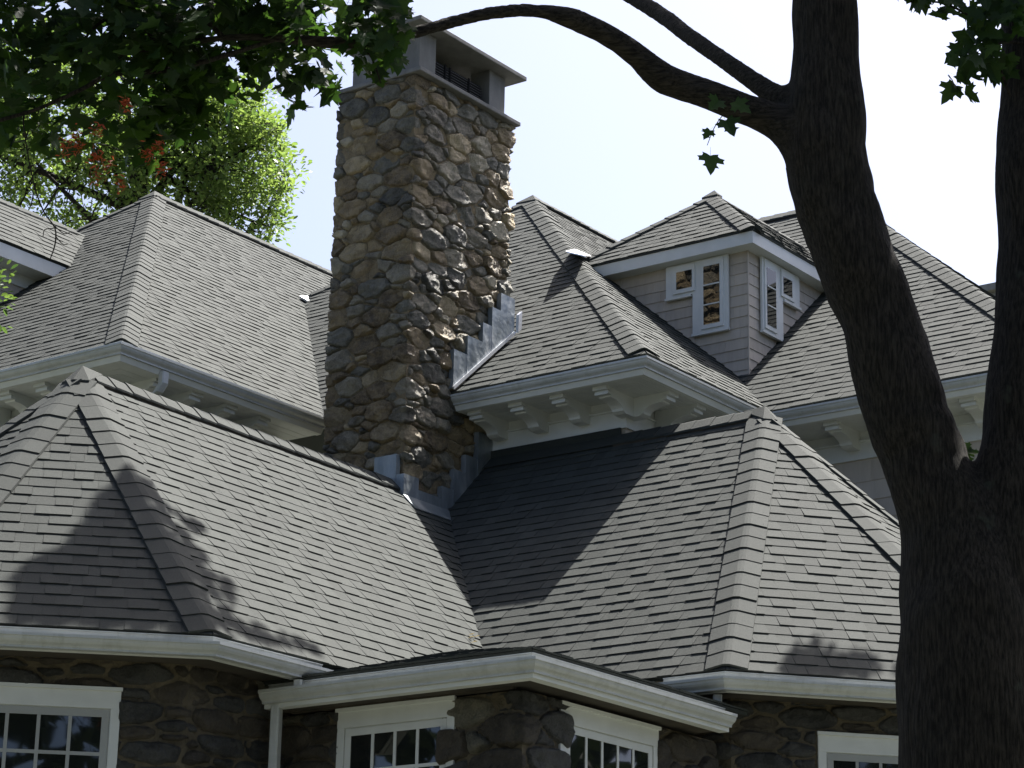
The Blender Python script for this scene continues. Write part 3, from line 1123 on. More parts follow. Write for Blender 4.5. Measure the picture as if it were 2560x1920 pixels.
# base flashing at the foot
base_r = [((15.435, 15.63), 6.86, 7.055), ((15.62, 15.95), 6.84, 6.955), ((15.945, 16.11), 6.84, 7.065), ((16.10, 16.27), 6.9, 7.25), ((16.262, 16.44), 7.0, 7.415), ((16.43, 16.66), 7.2, 7.66)]
for i, ((xa, xb), zb, zt) in enumerate(base_r):
    y = yF - 0.003 * (i % 2)
    lo = lambda x: max(6.845, x - 9.19)
    vs = [(xa, y, lo(xa)), (xb, y, lo(xb)), (xb, y, zt), (xa, y, zt)]
    mb = MB()
    mb.add(vs + [(x, y + 0.05, z) for x, _, z in vs], [(0, 1, 2, 3), (3, 2, 6, 7), (0, 3, 7, 4), (1, 5, 6, 2)])
    mb.build("step_flashing", "lead_flashing", chim)
xF = 15.462 - 0.03
for i, ((ya, yb), zb, zt) in enumerate([((12.5135, 12.60), 6.85, 7.055), ((12.595, 12.83), 6.93, 7.235)]):
    x = xF - 0.003 * i
    vs = [(x, yb, zb), (x, ya, zb), (x, ya, zt), (x, yb, zt)]
    mb = MB()
    mb.add(vs + [(xx + 0.05, yy, zz) for xx, yy, zz in vs], [(0, 1, 2, 3), (3, 2, 6, 7), (0, 3, 7, 4), (1, 5, 6, 2)])
    mb.build("step_flashing", "lead_flashing", chim)
mb = MB()
mb.box((15.43, 12.38, 6.735), (0.70, 0, 0.0), (0, 0.15, 0.15), (0, -0.006, 0.006))
mb.build("apron_flashing", "lead_flashing", chim)
# bit of flashing on the roof behind the chimney
mb = MB()
mb.box((18.98, 16.80, 10.42), (0.42, 0.15, 0.16), (-0.03, 0.09, 0.06), (-0.006, -0.008, 0.02))
mb.build("saddle_flashing", "bright_metal", roofUL)

# ---- lower stone walls -------------------------------------------------
IN = 0.39       # wall stands this far behind the gutter lip
WIN_Z0 = 2.75


def wall_path(path, ins):
    n = len(path)
    P = [Vector((p[0], p[1], 0)) for p in path]
    ds = [(P[i + 1] - P[i]).normalized() for i in range(n - 1)]
    outs = [Vector((d.y, -d.x, 0)) for d in ds]
    res = []
    for i in range(n):
        mv = outs[0] if i == 0 else outs[-1] if i == n - 1 else (outs[i - 1] + outs[i]) / (1 + outs[i - 1].dot(outs[i]))
        res.append(P[i] - mv * ins)
    return [(p.x, p.y) for p in res]


def stone_wall(path, z1, seed, windows, label, mix, H, rlo=0.024, rhi=0.074, z_single=3.62, aniso=2.7):
    me = sweep(path, rect_prof(0.0, 0.35, 0, z1), 0)
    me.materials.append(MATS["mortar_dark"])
    w = obj("stone_wall", me, house, label=label)
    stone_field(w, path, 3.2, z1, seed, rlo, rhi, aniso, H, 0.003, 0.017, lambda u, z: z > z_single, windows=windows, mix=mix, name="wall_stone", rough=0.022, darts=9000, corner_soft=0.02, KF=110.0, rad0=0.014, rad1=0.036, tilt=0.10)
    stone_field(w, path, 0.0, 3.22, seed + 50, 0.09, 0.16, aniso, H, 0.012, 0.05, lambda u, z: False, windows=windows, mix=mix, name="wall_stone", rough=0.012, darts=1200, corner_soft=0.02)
    return w


WMIX = ["stone_grey_shaded"] * 62 + ["stone_brown_shaded"] * 32 + ["stone_blue_grey"] * 4 + ["stone_brown"] * 2
# left bay: path from the far facet round to the inner corner
pl = wall_path([(9.455, 13.66), (9.455, 11.64), (10.885, 10.21), (12.5, 10.21)], IN)


def u_on(path, pt):
    cum = 0
    best = None
    for i in range(len(path) - 1):
        a, b = Vector(path[i]), Vector(path[i + 1])
        d = (b - a)
        t = (Vector(pt) - a).dot(d.normalized())
        dist = abs((Vector(pt) - a).cross(d.normalized())) if hasattr(Vector(pt), "cross") else 0
        if -0.2 < t < d.length + 0.2:
            if best is None or dist < best[1]:
                best = (cum + t, dist)
        cum += d.length
    return best[0]


def dpt(u, n, k, ex):
    """point on a vertical plane n.p=k at coordinate u along ex"""
    return (n[0] * k + ex[0] * u, n[1] * k + ex[1] * u)


s7 = math.sqrt(0.5)
nl, el = (s7, s7), (s7, -s7)
kl = s7 * (9.455 + 11.64) + IN
wl_u = [u_on(pl, dpt(u, nl, kl, el)) for u in (-1.44, -0.092)]
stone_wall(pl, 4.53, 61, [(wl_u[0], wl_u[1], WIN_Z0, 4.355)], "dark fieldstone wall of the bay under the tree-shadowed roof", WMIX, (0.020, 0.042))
pc = wall_path([(11.61, 10.62), (11.61, 8.38), (14.1, 8.38)], 0.32)
wc1 = [u_on(pc, (11.93, y)) for y in (10.128, 9.31)]
wc2 = [u_on(pc, (x, 8.70)) for x in (12.385, 13.389)]
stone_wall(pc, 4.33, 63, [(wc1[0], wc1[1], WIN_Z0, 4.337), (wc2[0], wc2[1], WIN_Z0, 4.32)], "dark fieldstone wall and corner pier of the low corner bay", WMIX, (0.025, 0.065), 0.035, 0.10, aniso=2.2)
pr = wall_path([(13.84, 10.5), (13.84, 8.467), (15.592, 6.99), (17.6, 6.99)], IN)
dr = (Vector((15.592, 6.99)) - Vector((13.84, 8.467))).normalized()
nr, er = (-dr.y, dr.x), (dr.x, dr.y)
nr = (abs(nr[0]), abs(nr[1]))
kr = nr[0] * 13.84 + nr[1] * 8.467 + IN
wr_u = [u_on(pr, dpt(u, nr, kr, er)) for u in (5.89, 7.05)]
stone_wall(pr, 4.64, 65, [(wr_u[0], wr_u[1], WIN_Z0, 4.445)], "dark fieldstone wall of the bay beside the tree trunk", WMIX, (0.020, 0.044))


def sash_window(O, e, n, u0, u1, zt, cols, label, sash_mat, head=0.13, side=0.058, pane_w=None, first=None, flip=False):
    """casing, head board, sash, muntins and panes; u along e from O"""
    O, e, n = Vector((O[0], O[1], 0)), Vector((e[0], e[1], 0)), Vector((n[0], n[1], 0))

    def B(name, mat, u_0, u_1, z0, z1, d0, d1, parent):
        mb = MB()
        mb.box(O + e * u_0 + n * d0 + Vector((0, 0, z0)), e * (u_1 - u_0), n * (d1 - d0), (0, 0, z1 - z0))
        return mb.build(name, mat, parent)
    zb = WIN_Z0
    w = B("window", "trim_paint", u0, u1, zb, zt, 0.002, 0.006, house)
    w["label"] = label
    B("head_board", "trim_paint", u0, u1, zt - head, zt, 0.006, 0.020, w)
    B("head_moulding", "trim_paint", u0 - 0.008, u1 + 0.008, zt - 0.022, zt, 0.0205, 0.036, w)
    B("casing", "trim_paint", u0, u0 + side, zb, zt - head - 0.0005, 0.006, 0.019, w)
    B("casing", "trim_paint", u1 - side, u1, zb, zt - head - 0.0005, 0.006, 0.019, w)
    a, b = u0 + side + 0.006, u1 - side - 0.006
    zs = zt - head - 0.008
    sw = 0.045
    B("sash_rail", sash_mat, a, b, zs - sw, zs, 0.006, 0.014, w)
    B("sash_stile", sash_mat, a, a + sw, zb, zs - sw - 0.0005, 0.006, 0.014, w)
    B("sash_stile", sash_mat, b - sw, b, zb, zs - sw - 0.0005, 0.006, 0.014, w)
    a, b = a + sw, b - sw
    zs -= sw
    pw = (b - a) / cols
    rows = 4
    ph = 0.215
    mw = 0.011
    for r in range(rows + 1):
        z1_ = zs - r * (ph + 2 * mw)
        z0_ = z1_ - ph
        for c in range(cols):
            B("pane", "window_glass", a + c * pw, a + (c + 1) * pw, max(zb, z0_ - mw), z1_ + (mw if r else 0), 0.0065, 0.0085, w)
        if z0_ > zb:
            B("muntin", sash_mat, a, b, z0_ - 2 * mw, z0_, 0.0088, 0.0135, w)
    for c in range(1, cols):
        B("muntin", sash_mat, a + c * pw - mw, a + c * pw + mw, zb, zs - 0.001, 0.0089, 0.0142, w)


O_l = dpt(0, nl, kl, el)
sash_window(O_l, el, (-nl[0], -nl[1]), -1.44, -0.092, 4.355, 6, "white-cased window with grey sash in the stone bay under the tree shadow", "sash_grey", head=0.13)
sash_window((11.93, 0), (0, -1), (-1, 0), -10.128, -9.20, 4.337, 4, "cream-cased window of the corner bay beside the downspout", "trim_paint", head=0.125)
sash_window((0, 8.70), (1, 0), (0, -1), 12.30, 13.389, 4.32, 5, "cream-cased window of the corner bay on the side toward the tree", "trim_paint", head=0.13)
O_r = dpt(0, nr, kr, er)
sash_window(O_r, er, (-nr[0], -nr[1]), 5.914, 6.64, 4.445, 3, "white-cased window with grey sash next to the tree trunk", "sash_grey", head=0.135)

# ---- dark boards over the corner bay windows (lintels)
abox(11.90, 11.929, 8.75, 10.5, 4.338, 4.36).build("lintel", "dark_wood", house)
# ---- downspouts
def downspout(pts, w, d, label, parent=house):
    mb = MB()
    k = len(pts)
    hw, hd = w / 2, d / 2
    rings = []
    for (x, y, z, ang) in pts:
        ax = Vector((math.cos(ang), math.sin(ang), 0))
        ay = Vector((-math.sin(ang), math.cos(ang), 0))
        rings.append([Vector((x, y, z)) + ax * sx * hw + ay * sy * hd for sx, sy in ((-1, -0.7), (-0.7, -1), (0.7, -1), (1, -0.7), (1, 0.7), (0.7, 1), (-0.7, 1), (-1, 0.7))])
    for i in range(k - 1):
        mb.add(rings[i] + rings[i + 1], [(j, (j + 1) % 8, (j + 1) % 8 + 8, j + 8) for j in range(8)])
    o = mb.build("downspout", "gutter_paint", parent, label=label)
    bm = bmesh.new()
    bm.from_mesh(o.data)
    bmesh.ops.remove_doubles(bm, verts=bm.verts[:], dist=1e-6)
    bmesh.ops.recalc_face_normals(bm, faces=bm.faces[:])
    bm.to_mesh(o.data)
    bm.free()


downspout([(11.70, 10.455, 0.1, 0.3), (11.70, 10.455, 4.352, 0.3)], 0.075, 0.06, "white downspout running down from the corner bay gutter")
downspout([(11.70, 10.275, 4.40, 0.3), (11.70, 10.275, 4.50, 0.3)], 0.075, 0.06, "short white drop pipe between two gutters beside the downspout")
downspout([(13.98, 8.60, 4.42, 0.6), (13.98, 8.60, 4.612, 0.6)], 0.075, 0.06, "short white drop pipe under the bay gutter beside the trunk")
downspout([(14.02, 13.945, 7.80, 0.0), (14.02, 13.945, 7.70, 0.0), (14.01, 13.99, 7.63, 0.0), (14.0, 14.12, 7.57, 0.0), (14.0, 14.40, 7.47, 0.0), (14.0, 14.42, 7.3, 0.0), (14.0, 14.42, 5.5, 0.0)], 0.075, 0.06, "white downspout elbow under the upper gutter above the bay roof")

# far chimney showing above the roof beside the second trunk
fx = Vector((40 * math.cos(YAW) + 8.25 * math.sin(YAW), 40 * math.sin(YAW) - 8.25 * math.cos(YAW), 0))
mb = MB()
mb.box((fx.x - 0.3, fx.y - 0.3, 0.0), (0.7, 0, 0), (0, 0.7, 0), (0, 0, 15.9))
fc = mb.build("far_chimney", "cap_concrete")
fc["label"] = "plain grey chimney top peeking above the roof beside the second trunk"
fc["category"] = "chimney"
mb = MB()
mb.box((fx.x - 0.42, fx.y - 0.42, 15.905), (0.94, 0, 0), (0, 0.94, 0), (0, 0, 0.12))
mb.build("coping", "cap_concrete", fc)

# ------------------------------------------------------------------ trees
FH = Vector((math.cos(YAW), math.sin(YAW), 0))
RR = Vector((math.sin(YAW), -math.cos(YAW), 0))


def W(a, d, z):
    return FH * d + RR * a + Vector((0, 0, z))


def catmull(pts, n):
    out = []
    for i in range(len(pts) - 1):
        p0, p1, p2, p3 = pts[max(i - 1, 0)], pts[i], pts[i + 1], pts[min(i + 2, len(pts) - 1)]
        for k in range(n):
            t = k / n
            out.append(tuple(0.5 * (2 * b + (c - a) * t + (2 * a - 5 * b + 4 * c - d) * t * t + (3 * b - a - 3 * c + d) * t ** 3) for a, b, c, d in zip(p0, p1, p2, p3)))
    out.append(pts[-1])
    return out


def tube(mb, pts, sides=14, sub=4, jitter=0.03, seed=0):
    """pts: world (x,y,z,r)"""
    P = catmull(pts, sub)
    prevx = None
    rings = []
    for i, p in enumerate(P):
        c = Vector(p[:3])
        t = (Vector(P[min(i + 1, len(P) - 1)][:3]) - Vector(P[max(i - 1, 0)][:3])).normalized()
        x = t.cross(Vector((0.3, 0.9, 0.1))).normalized() if prevx is None else (prevx - t * prevx.dot(t)).normalized()
        prevx = x
        y = t.cross(x)
        ring = []
        for k in range(sides):
            a = 2 * math.pi * k / sides
            r = p[3] * (1 + jitter * noise.noise(Vector((math.cos(a) * 1.3 + seed, math.sin(a) * 1.3, i * 0.25))))
            ring.append(c + (x * math.cos(a) + y * math.sin(a)) * r)
        rings.append(ring)
    for i in range(len(rings) - 1):
        mb.add(rings[i] + rings[i + 1], [(k, (k + 1) % sides, (k + 1) % sides + sides, k + sides) for k in range(sides)])
    mb.add(rings[0], [tuple(reversed(range(sides)))])
    mb.add(rings[-1], [tuple(range(sides))])


def wpts(L):
    return [(*W(a, d, z), r) for a, d, z, r in L]


STEM1 = [(1.85, 9.80, -0.1, 0.50), (1.85, 9.80, 0.5, 0.42), (1.85, 9.80, 1.2, 0.37), (1.844, 9.80, 1.952, 0.352), (1.859, 9.80, 2.548, 0.335), (1.871, 9.80, 3.090, 0.318), (1.870, 9.80, 3.487, 0.310), (1.858, 9.80, 3.812, 0.285), (1.804, 9.80, 4.092, 0.218), (1.721, 9.80, 4.309, 0.178), (1.684, 9.80, 4.427, 0.172), (1.631, 9.80, 4.563, 0.171), (1.595, 9.80, 4.703, 0.174), (1.528, 9.80, 4.986, 0.163), (1.447, 9.80, 5.215, 0.166), (1.379, 9.80, 5.420, 0.168), (1.343, 9.80, 5.564, 0.171), (1.317, 9.80, 5.728, 0.173), (1.317, 9.80, 5.894, 0.168), (1.326, 9.80, 6.175, 0.142), (1.323, 9.80, 6.459, 0.140), (1.319, 9.80, 6.846, 0.134), (1.317, 9.90, 7.501, 0.123), (1.3, 10.0, 8.6, 0.1)]
STEM2 = [(1.95, 9.80, 3.5, 0.25), (1.979, 9.80, 3.814, 0.235), (2.069, 9.80, 4.232, 0.201), (2.122, 9.80, 4.504, 0.193), (2.151, 9.80, 4.715, 0.189), (2.180, 9.80, 5.009, 0.176), (2.217, 9.85, 5.385, 0.173), (2.229, 9.85, 5.713, 0.181), (2.263, 9.90, 6.089, 0.169), (2.286, 9.90, 6.529, 0.169), (2.350, 10.00, 7.176, 0.154), (2.4, 10.1, 8.4, 0.12)]
LIMBA = [(1.289, 9.80, 5.672, 0.126), (1.181, 9.80, 5.826, 0.094), (1.071, 9.80, 5.898, 0.074), (0.947, 9.75, 5.923, 0.067), (0.827, 9.70, 5.950, 0.065), (0.688, 9.70, 5.999, 0.065), (0.600, 9.65, 6.015, 0.066), (0.513, 9.60, 6.073, 0.054), (0.426, 9.55, 6.116, 0.049), (0.339, 9.50, 6.146, 0.047), (0.254, 9.45, 6.162, 0.048), (0.194, 9.40, 6.161, 0.045), (0.102, 9.40, 6.181, 0.032), (0.003, 9.35, 6.161, 0.030), (-0.129, 9.30, 6.120, 0.029), (-0.243, 9.30, 6.088, 0.028), (-0.403, 9.25, 6.012, 0.028), (-0.548, 9.25, 5.968, 0.028), (-0.642, 9.20, 5.933, 0.028), (-0.788, 9.20, 5.930, 0.027), (-0.967, 9.20, 5.944, 0.024), (-1.193, 9.20, 5.939, 0.019), (-1.465, 9.30, 5.936, 0.014), (-1.706, 9.30, 5.877, 0.011)]
LIMBB = [(1.310, 9.80, 5.894, 0.101), (1.189, 9.85, 5.997, 0.071), (1.118, 9.90, 6.046, 0.054), (1.025, 10.00, 6.165, 0.044), (0.903, 10.20, 6.363, 0.040), (0.782, 10.50, 6.613, 0.040), (0.690, 10.80, 6.850, 0.041), (0.522, 11.30, 7.225, 0.041), (0.220, 12.50, 8.036, 0.043), (-0.137, 14.50, 9.287, 0.030), (-0.467, 17.00, 10.741, 0.016), (-0.677, 18.50, 11.655, 0.008)]
TWIGS = [[(-1.193, 9.20, 5.939, 0.011), (-1.330, 9.20, 6.070, 0.009), (-1.467, 9.20, 6.175, 0.008)],
         [(-1.465, 9.30, 5.936, 0.010), (-1.597, 9.30, 6.090, 0.008), (-1.686, 9.30, 6.066, 0.008), (-1.763, 9.30, 5.992, 0.006), (-1.782, 9.30, 5.911, 0.006)],
         [(-0.967, 9.20, 5.944, 0.009), (-1.363, 9.20, 5.803, 0.011), (-1.627, 9.20, 5.771, 0.011), (-1.759, 9.20, 5.698, 0.009), (-1.913, 9.20, 5.616, 0.008), (-2.069, 9.20, 5.560, 0.008), (-2.225, 9.20, 5.505, 0.007)],
         [(-1.975, 9.20, 5.60, 0.004), (-1.969, 9.20, 5.511, 0.003), (-1.923, 9.25, 5.308, 0.003), (-1.874, 9.25, 5.190, 0.003), (-1.826, 9.25, 5.123, 0.003), (-1.820, 9.25, 5.055, 0.003), (-1.835, 9.25, 4.990, 0.002)],
         [(-1.826, 9.25, 5.13, 0.002), (-1.79, 9.25, 5.10, 0.002), (-1.765, 9.25, 5.105, 0.0015)],
         [(-1.822, 9.25, 5.09, 0.002), (-1.79, 9.25, 5.055, 0.002), (-1.77, 9.26, 5.06, 0.0015)],
         [(-1.83, 9.25, 5.12, 0.002), (-1.865, 9.25, 5.115, 0.002), (-1.87, 9.25, 5.085, 0.0015)],
         [(-0.66, 9.20, 5.935, 0.007), (-0.60, 9.18, 5.87, 0.005), (-0.57, 9.17, 5.80, 0.004), (-0.55, 9.17, 5.74, 0.003)],
         [(-0.70, 9.20, 5.935, 0.008), (-0.66, 9.2, 6.05, 0.006), (-0.62, 9.2, 6.2, 0.004)],
         [(0.93, 9.66, 5.88, 0.003), (0.905, 9.60, 5.83, 0.002), (0.86, 9.55, 5.80, 0.002), (0.82, 9.55, 5.74, 0.002), (0.79, 9.55, 5.66, 0.0015)],
         [(2.16, 9.75, 6.25, 0.008), (2.05, 9.65, 6.2, 0.006), (1.96, 9.6, 6.12, 0.005), (1.88, 9.6, 5.98, 0.003)],
         [(2.1, 9.75, 6.0, 0.008), (1.98, 9.65, 6.25, 0.006), (1.82, 9.6, 6.35, 0.005), (1.66, 9.6, 6.36, 0.003)]]

base = W(1.85, 9.8, 0)
maple = thing("maple_tree", base, "big dark maple with forked trunk, arching limb and lobed leaves in front of the house", "tree")
mb = MB()
tube(mb, wpts(STEM1), 28, 5, 0.10, 1)
tube(mb, wpts(STEM2), 24, 5, 0.08, 2)
tube(mb, wpts(LIMBA), 16, 5, 0.0, 3)
tube(mb, wpts(LIMBB), 14, 5, 0.0, 4)
tmp = mb.build("tmp_trunk", "bark")
md = tmp.modifiers.new("r", 'REMESH')
md.mode = 'VOXEL'
md.voxel_size = 0.016
md.use_smooth_shade = True
ms_ = tmp.modifiers.new("s", 'SMOOTH')
ms_.factor = 0.5
ms_.iterations = 6
dg = bpy.context.evaluated_depsgraph_get()
me = bpy.data.meshes.new_from_object(tmp.evaluated_get(dg))
bpy.data.objects.remove(tmp)
me.name = "trunk"
co = np.empty(len(me.vertices) * 3, dtype=np.float32)
no = np.empty(len(me.vertices) * 3, dtype=np.float32)
me.vertices.foreach_get("co", co)
me.vertices.foreach_get("normal", no)
co = co.reshape(-1, 3)
no = no.reshape(-1, 3)



def axis_dist(lists):
    best = np.full(len(co), 1e9, dtype=np.float32)
    for L in lists:
        for q in catmull(wpts(L), 4):
            dq = np.sqrt(((co - np.array(q[:3], dtype=np.float32)) ** 2).sum(1)) / max(q[3], 0.02)
            best = np.minimum(best, dq)
    return best


lm = np.clip((axis_dist([STEM1, STEM2]) - axis_dist([LIMBA, LIMBB])) / 0.6 + 0.5, 0, 1)
att = me.attributes.new("limb", 'FLOAT', 'POINT')
att.data.foreach_set("value", lm.astype(np.float32))
for i in range(len(co)):
    x, y, z = co[i]
    if lm[i] > 0.5:
        u_ = x * RR.x + y * RR.y
        v_ = x * FH.x + y * FH.y
        dd = noise.fractal(Vector((u_ * 3.5, v_ * 30, z * 30)), 1.0, 2.0, 3) * 0.002
        co[i] += no[i] * dd
        continue
    dd = noise.fractal(Vector((x * 30, y * 30, z * 3.5)), 1.0, 2.0, 3) * 0.0035 + noise.noise(Vector((x * 4, y * 4, z * 3))) * 0.004
    co[i] += no[i] * dd
me.vertices.foreach_set("co", co.ravel())
me.materials.clear()
me.materials.append(MATS["bark"])
for p in me.polygons:
    p.use_smooth = True
trunk = obj("trunk", me, maple)
for i, L in enumerate(TWIGS):
    mb = MB()
    tube(mb, wpts(L), 7, 4, 0.1, i)
    mb.build("branch", "bark", maple, smooth=True)

HALF = [(0.0, 0.0), (0.14, -0.07), (0.33, -0.10), (0.30, 0.02), (0.37, 0.10), (0.56, 0.19), (0.47, 0.28), (0.53, 0.43), (0.40, 0.38), (0.25, 0.36), (0.235, 0.50), (0.33, 0.63), (0.20, 0.64), (0.13, 0.78), (0.0, 0.97)]


def leaf_mesh(seed):
    r = random.Random(seed)
    fold, curl, sk = r.uniform(0.0, 0.45), r.uniform(-0.35, 0.25), r.uniform(-0.1, 0.1)
    vs, fs = [], []

    def pt(x, y):
        x *= r.uniform(0.93, 1.07)
        y *= r.uniform(0.95, 1.05)
        return (x + sk * y, y, abs(x) * fold + curl * (x * x * 0.6 + (y - 0.3) ** 2) + r.uniform(-0.015, 0.015))
    right = [pt(x, y) for x, y in HALF]
    left = [pt(-x, y) for x, y in HALF[1:-1]]
    mid = [(sk * 0.2, 0.2, 0), (sk * 0.38, 0.38, curl * 0.006), (sk * 0.6, 0.6, curl * 0.05)]
    vs = right + left + mid
    nR = len(right)
    nL = len(left)
    tip = nR - 1
    m0, m1, m2 = nR + nL, nR + nL + 1, nR + nL + 2
    R = list(range(nR))
    Lx = [0] + list(range(nR, nR + nL)) + [tip]
    for S, flip in ((R, False), (Lx, True)):
        polys = [(S[0], S[1], S[2], S[3], S[4], m0), (m0, S[4], S[5], S[6], S[7], S[8], S[9], m1), (m1, S[9], S[10], m2), (m2, S[10], S[11], S[12], S[13], S[14])]
        for p in polys:
            fs.append(tuple(reversed(p)) if flip else p)
    # petiole
    k = len(vs)
    vs += [(-0.008, 0.0, 0), (0.008, 0.0, 0), (0.004, -0.5, -0.08), (-0.004, -0.5, -0.08)]
    fs.append((k, k + 3, k + 2, k + 1))
    return mesh("leaf", vs, fs, "maple_leaf")


LEAVES = [leaf_mesh(s) for s in range(10)]
rl = random.Random(77)


def in_poly(p, poly):
    x, y = p
    c = False
    for i in range(len(poly)):
        (x0, y0), (x1, y1) = poly[i], poly[i - 1]
        if (y0 > y) != (y1 > y) and x < (x1 - x0) * (y - y0) / (y1 - y0) + x0:
            c = not c
    return c


CAN = [(-2.217, 5.548), (-2.090, 5.577), (-1.992, 5.562), (-1.908, 5.520), (-1.846, 5.565), (-1.764, 5.549), (-1.666, 5.522), (-1.603, 5.553), (-1.555, 5.432), (-1.515, 5.432), (-1.481, 5.538), (-1.445, 5.609), (-1.381, 5.633), (-1.353, 5.699), (-1.282, 5.741), (-1.245, 5.798), (-1.265, 5.878), (-1.202, 5.920), (-1.136, 5.889), (-1.069, 5.870), (-0.987, 5.861), (-0.961, 5.817), (-0.879, 5.815), (-0.850, 5.887), (-0.762, 5.858), (-0.749, 5.934), (-0.830, 5.995), (-0.865, 6.039), (-0.835, 6.111), (-0.765, 6.222), (-2.271, 6.189)]
HANG = [(-0.731, 6.137), (-0.670, 6.013), (-0.721, 5.870), (-0.669, 5.783), (-0.626, 5.710), (-0.554, 5.724), (-0.457, 5.714), (-0.431, 5.788), (-0.479, 5.893), (-0.467, 6.017), (-0.495, 6.142)]
TR1 = [(1.482, 6.402), (1.582, 6.329), (1.639, 6.237), (1.699, 6.257), (1.734, 6.285), (1.799, 6.212), (1.877, 6.251), (1.863, 6.335), (1.840, 6.409)]
TR2 = [(2.044, 6.395), (1.955, 6.299), (1.926, 6.206), (1.872, 6.112), (1.835, 6.019), (1.813, 5.872), (1.855, 5.864), (1.924, 5.911), (1.993, 5.967), (2.063, 6.024), (2.132, 6.081), (2.180, 6.398)]
LEAF_SPOTS = []


def leaf_matrix(P, size, face=0.5):
    """a leaf hanging at P; face: 1 turned to the front, 0 lying flat"""
    nrm_ = (Vector((0, 0, 1)) * (1 - face) - FH * face + Vector((rl.gauss(0, 0.45), rl.gauss(0, 0.45), rl.gauss(0, 0.35)))).normalized()
    tipd = Vector((rl.gauss(0, 0.7), rl.gauss(0, 0.7), -0.75))
    tipd = (tipd - nrm_ * tipd.dot(nrm_)).normalized()
    x = tipd.cross(nrm_)
    M = Matrix((x, tipd, nrm_)).transposed().to_4x4()
    return Matrix.Translation(P) @ M @ Matrix.Scale(size, 4)


def scatter(poly, n, d0, d1, smin, smax, face, dens=None):
    xs = [p[0] for p in poly]
    zs = [p[1] for p in poly]
    k = 0
    tries = 0
    while k < n and tries < n * 30:
        tries += 1
        a, z = rl.uniform(min(xs), max(xs)), rl.uniform(min(zs), max(zs))
        if not in_poly((a, z), poly) or (dens and rl.random() > dens(a, z)):
            continue
        s = rl.uniform(smin, smax)
        LEAF_SPOTS.append(leaf_matrix(W(a, rl.uniform(d0, d1), z + s * 0.95), s, face))
        k += 1


def can_dens(a, z):
    v = noise.noise(Vector((a * 5.0, z * 6.5, 3.3)))
    right = min(1, max(0, (a + 1.75) / 0.5))
    low = min(1.0, max(0.28, (z - 5.50) / 0.30 + 0.25 * right))
    return max(0.06, min(1.0, (0.62 + 1.5 * v + 0.35 * right) * low))


scatter(CAN, 1500, 8.95, 9.9, 0.068, 0.115, 0.45, can_dens)
scatter(HANG, 85, 9.0, 9.25, 0.075, 0.115, 0.7)
scatter(TR1, 34, 9.5, 9.7, 0.08, 0.115, 0.75)
scatter(TR2, 80, 9.45, 9.75, 0.08, 0.115, 0.7)
for a, z, s, rot in ((0.80, 5.55, 0.105, 0.1), (0.865, 5.71, 0.10, -0.3), (0.905, 5.80, 0.09, -1.1), (0.835, 5.805, 0.085, 0.8), (0.80, 5.685, 0.06, 0.5)):
    nrm_ = (-FH + Vector((rl.gauss(0, 0.15), rl.gauss(0, 0.15), 0.25))).normalized()
    t_ = (Vector((0, 0, -1)) + RR * -math.sin(rot) * 1.2)
    t_ = (t_ - nrm_ * t_.dot(nrm_)).normalized()
    M = Matrix((t_.cross(nrm_), t_, nrm_)).transposed().to_4x4()
    LEAF_SPOTS.append(Matrix.Translation(W(a, 9.52, z + s * 0.5)) @ M @ Matrix.Scale(s, 4))
for a, z in ((1.985, 4.63), (2.005, 4.60), (1.99, 4.59)):
    LEAF_SPOTS.append(leaf_matrix(W(a, 10.5, z + 0.03), 0.075, 0.7))
n_near = len(LEAF_SPOTS)
# crown above and around the view
for c, rad, n in (((7.6, 7.65, 7.5), (1.6, 1.5, 0.75), 1100), ((10.9, 4.5, 9.3), (2.5, 2.2, 1.2), 3600), ((9.6, 4.6, 8.4), (1.0, 1.0, 0.8), 300), ((6.4, 8.2, 7.2), (1.2, 1.2, 0.7), 350)):
    for k in range(n):
        v = Vector((rl.gauss(0, 1), rl.gauss(0, 1), rl.gauss(0, 1))).normalized() * (rl.random() ** 0.4)
        P = Vector(c) + Vector((v.x * rad[0], v.y * rad[1], v.z * rad[2]))
        pj = project(P)
        if pj and -60 < pj[0] < 2620 and pj[1] > -90:
            continue
        LEAF_SPOTS.append(leaf_matrix(P, rl.uniform(0.12, 0.19), 0.1))
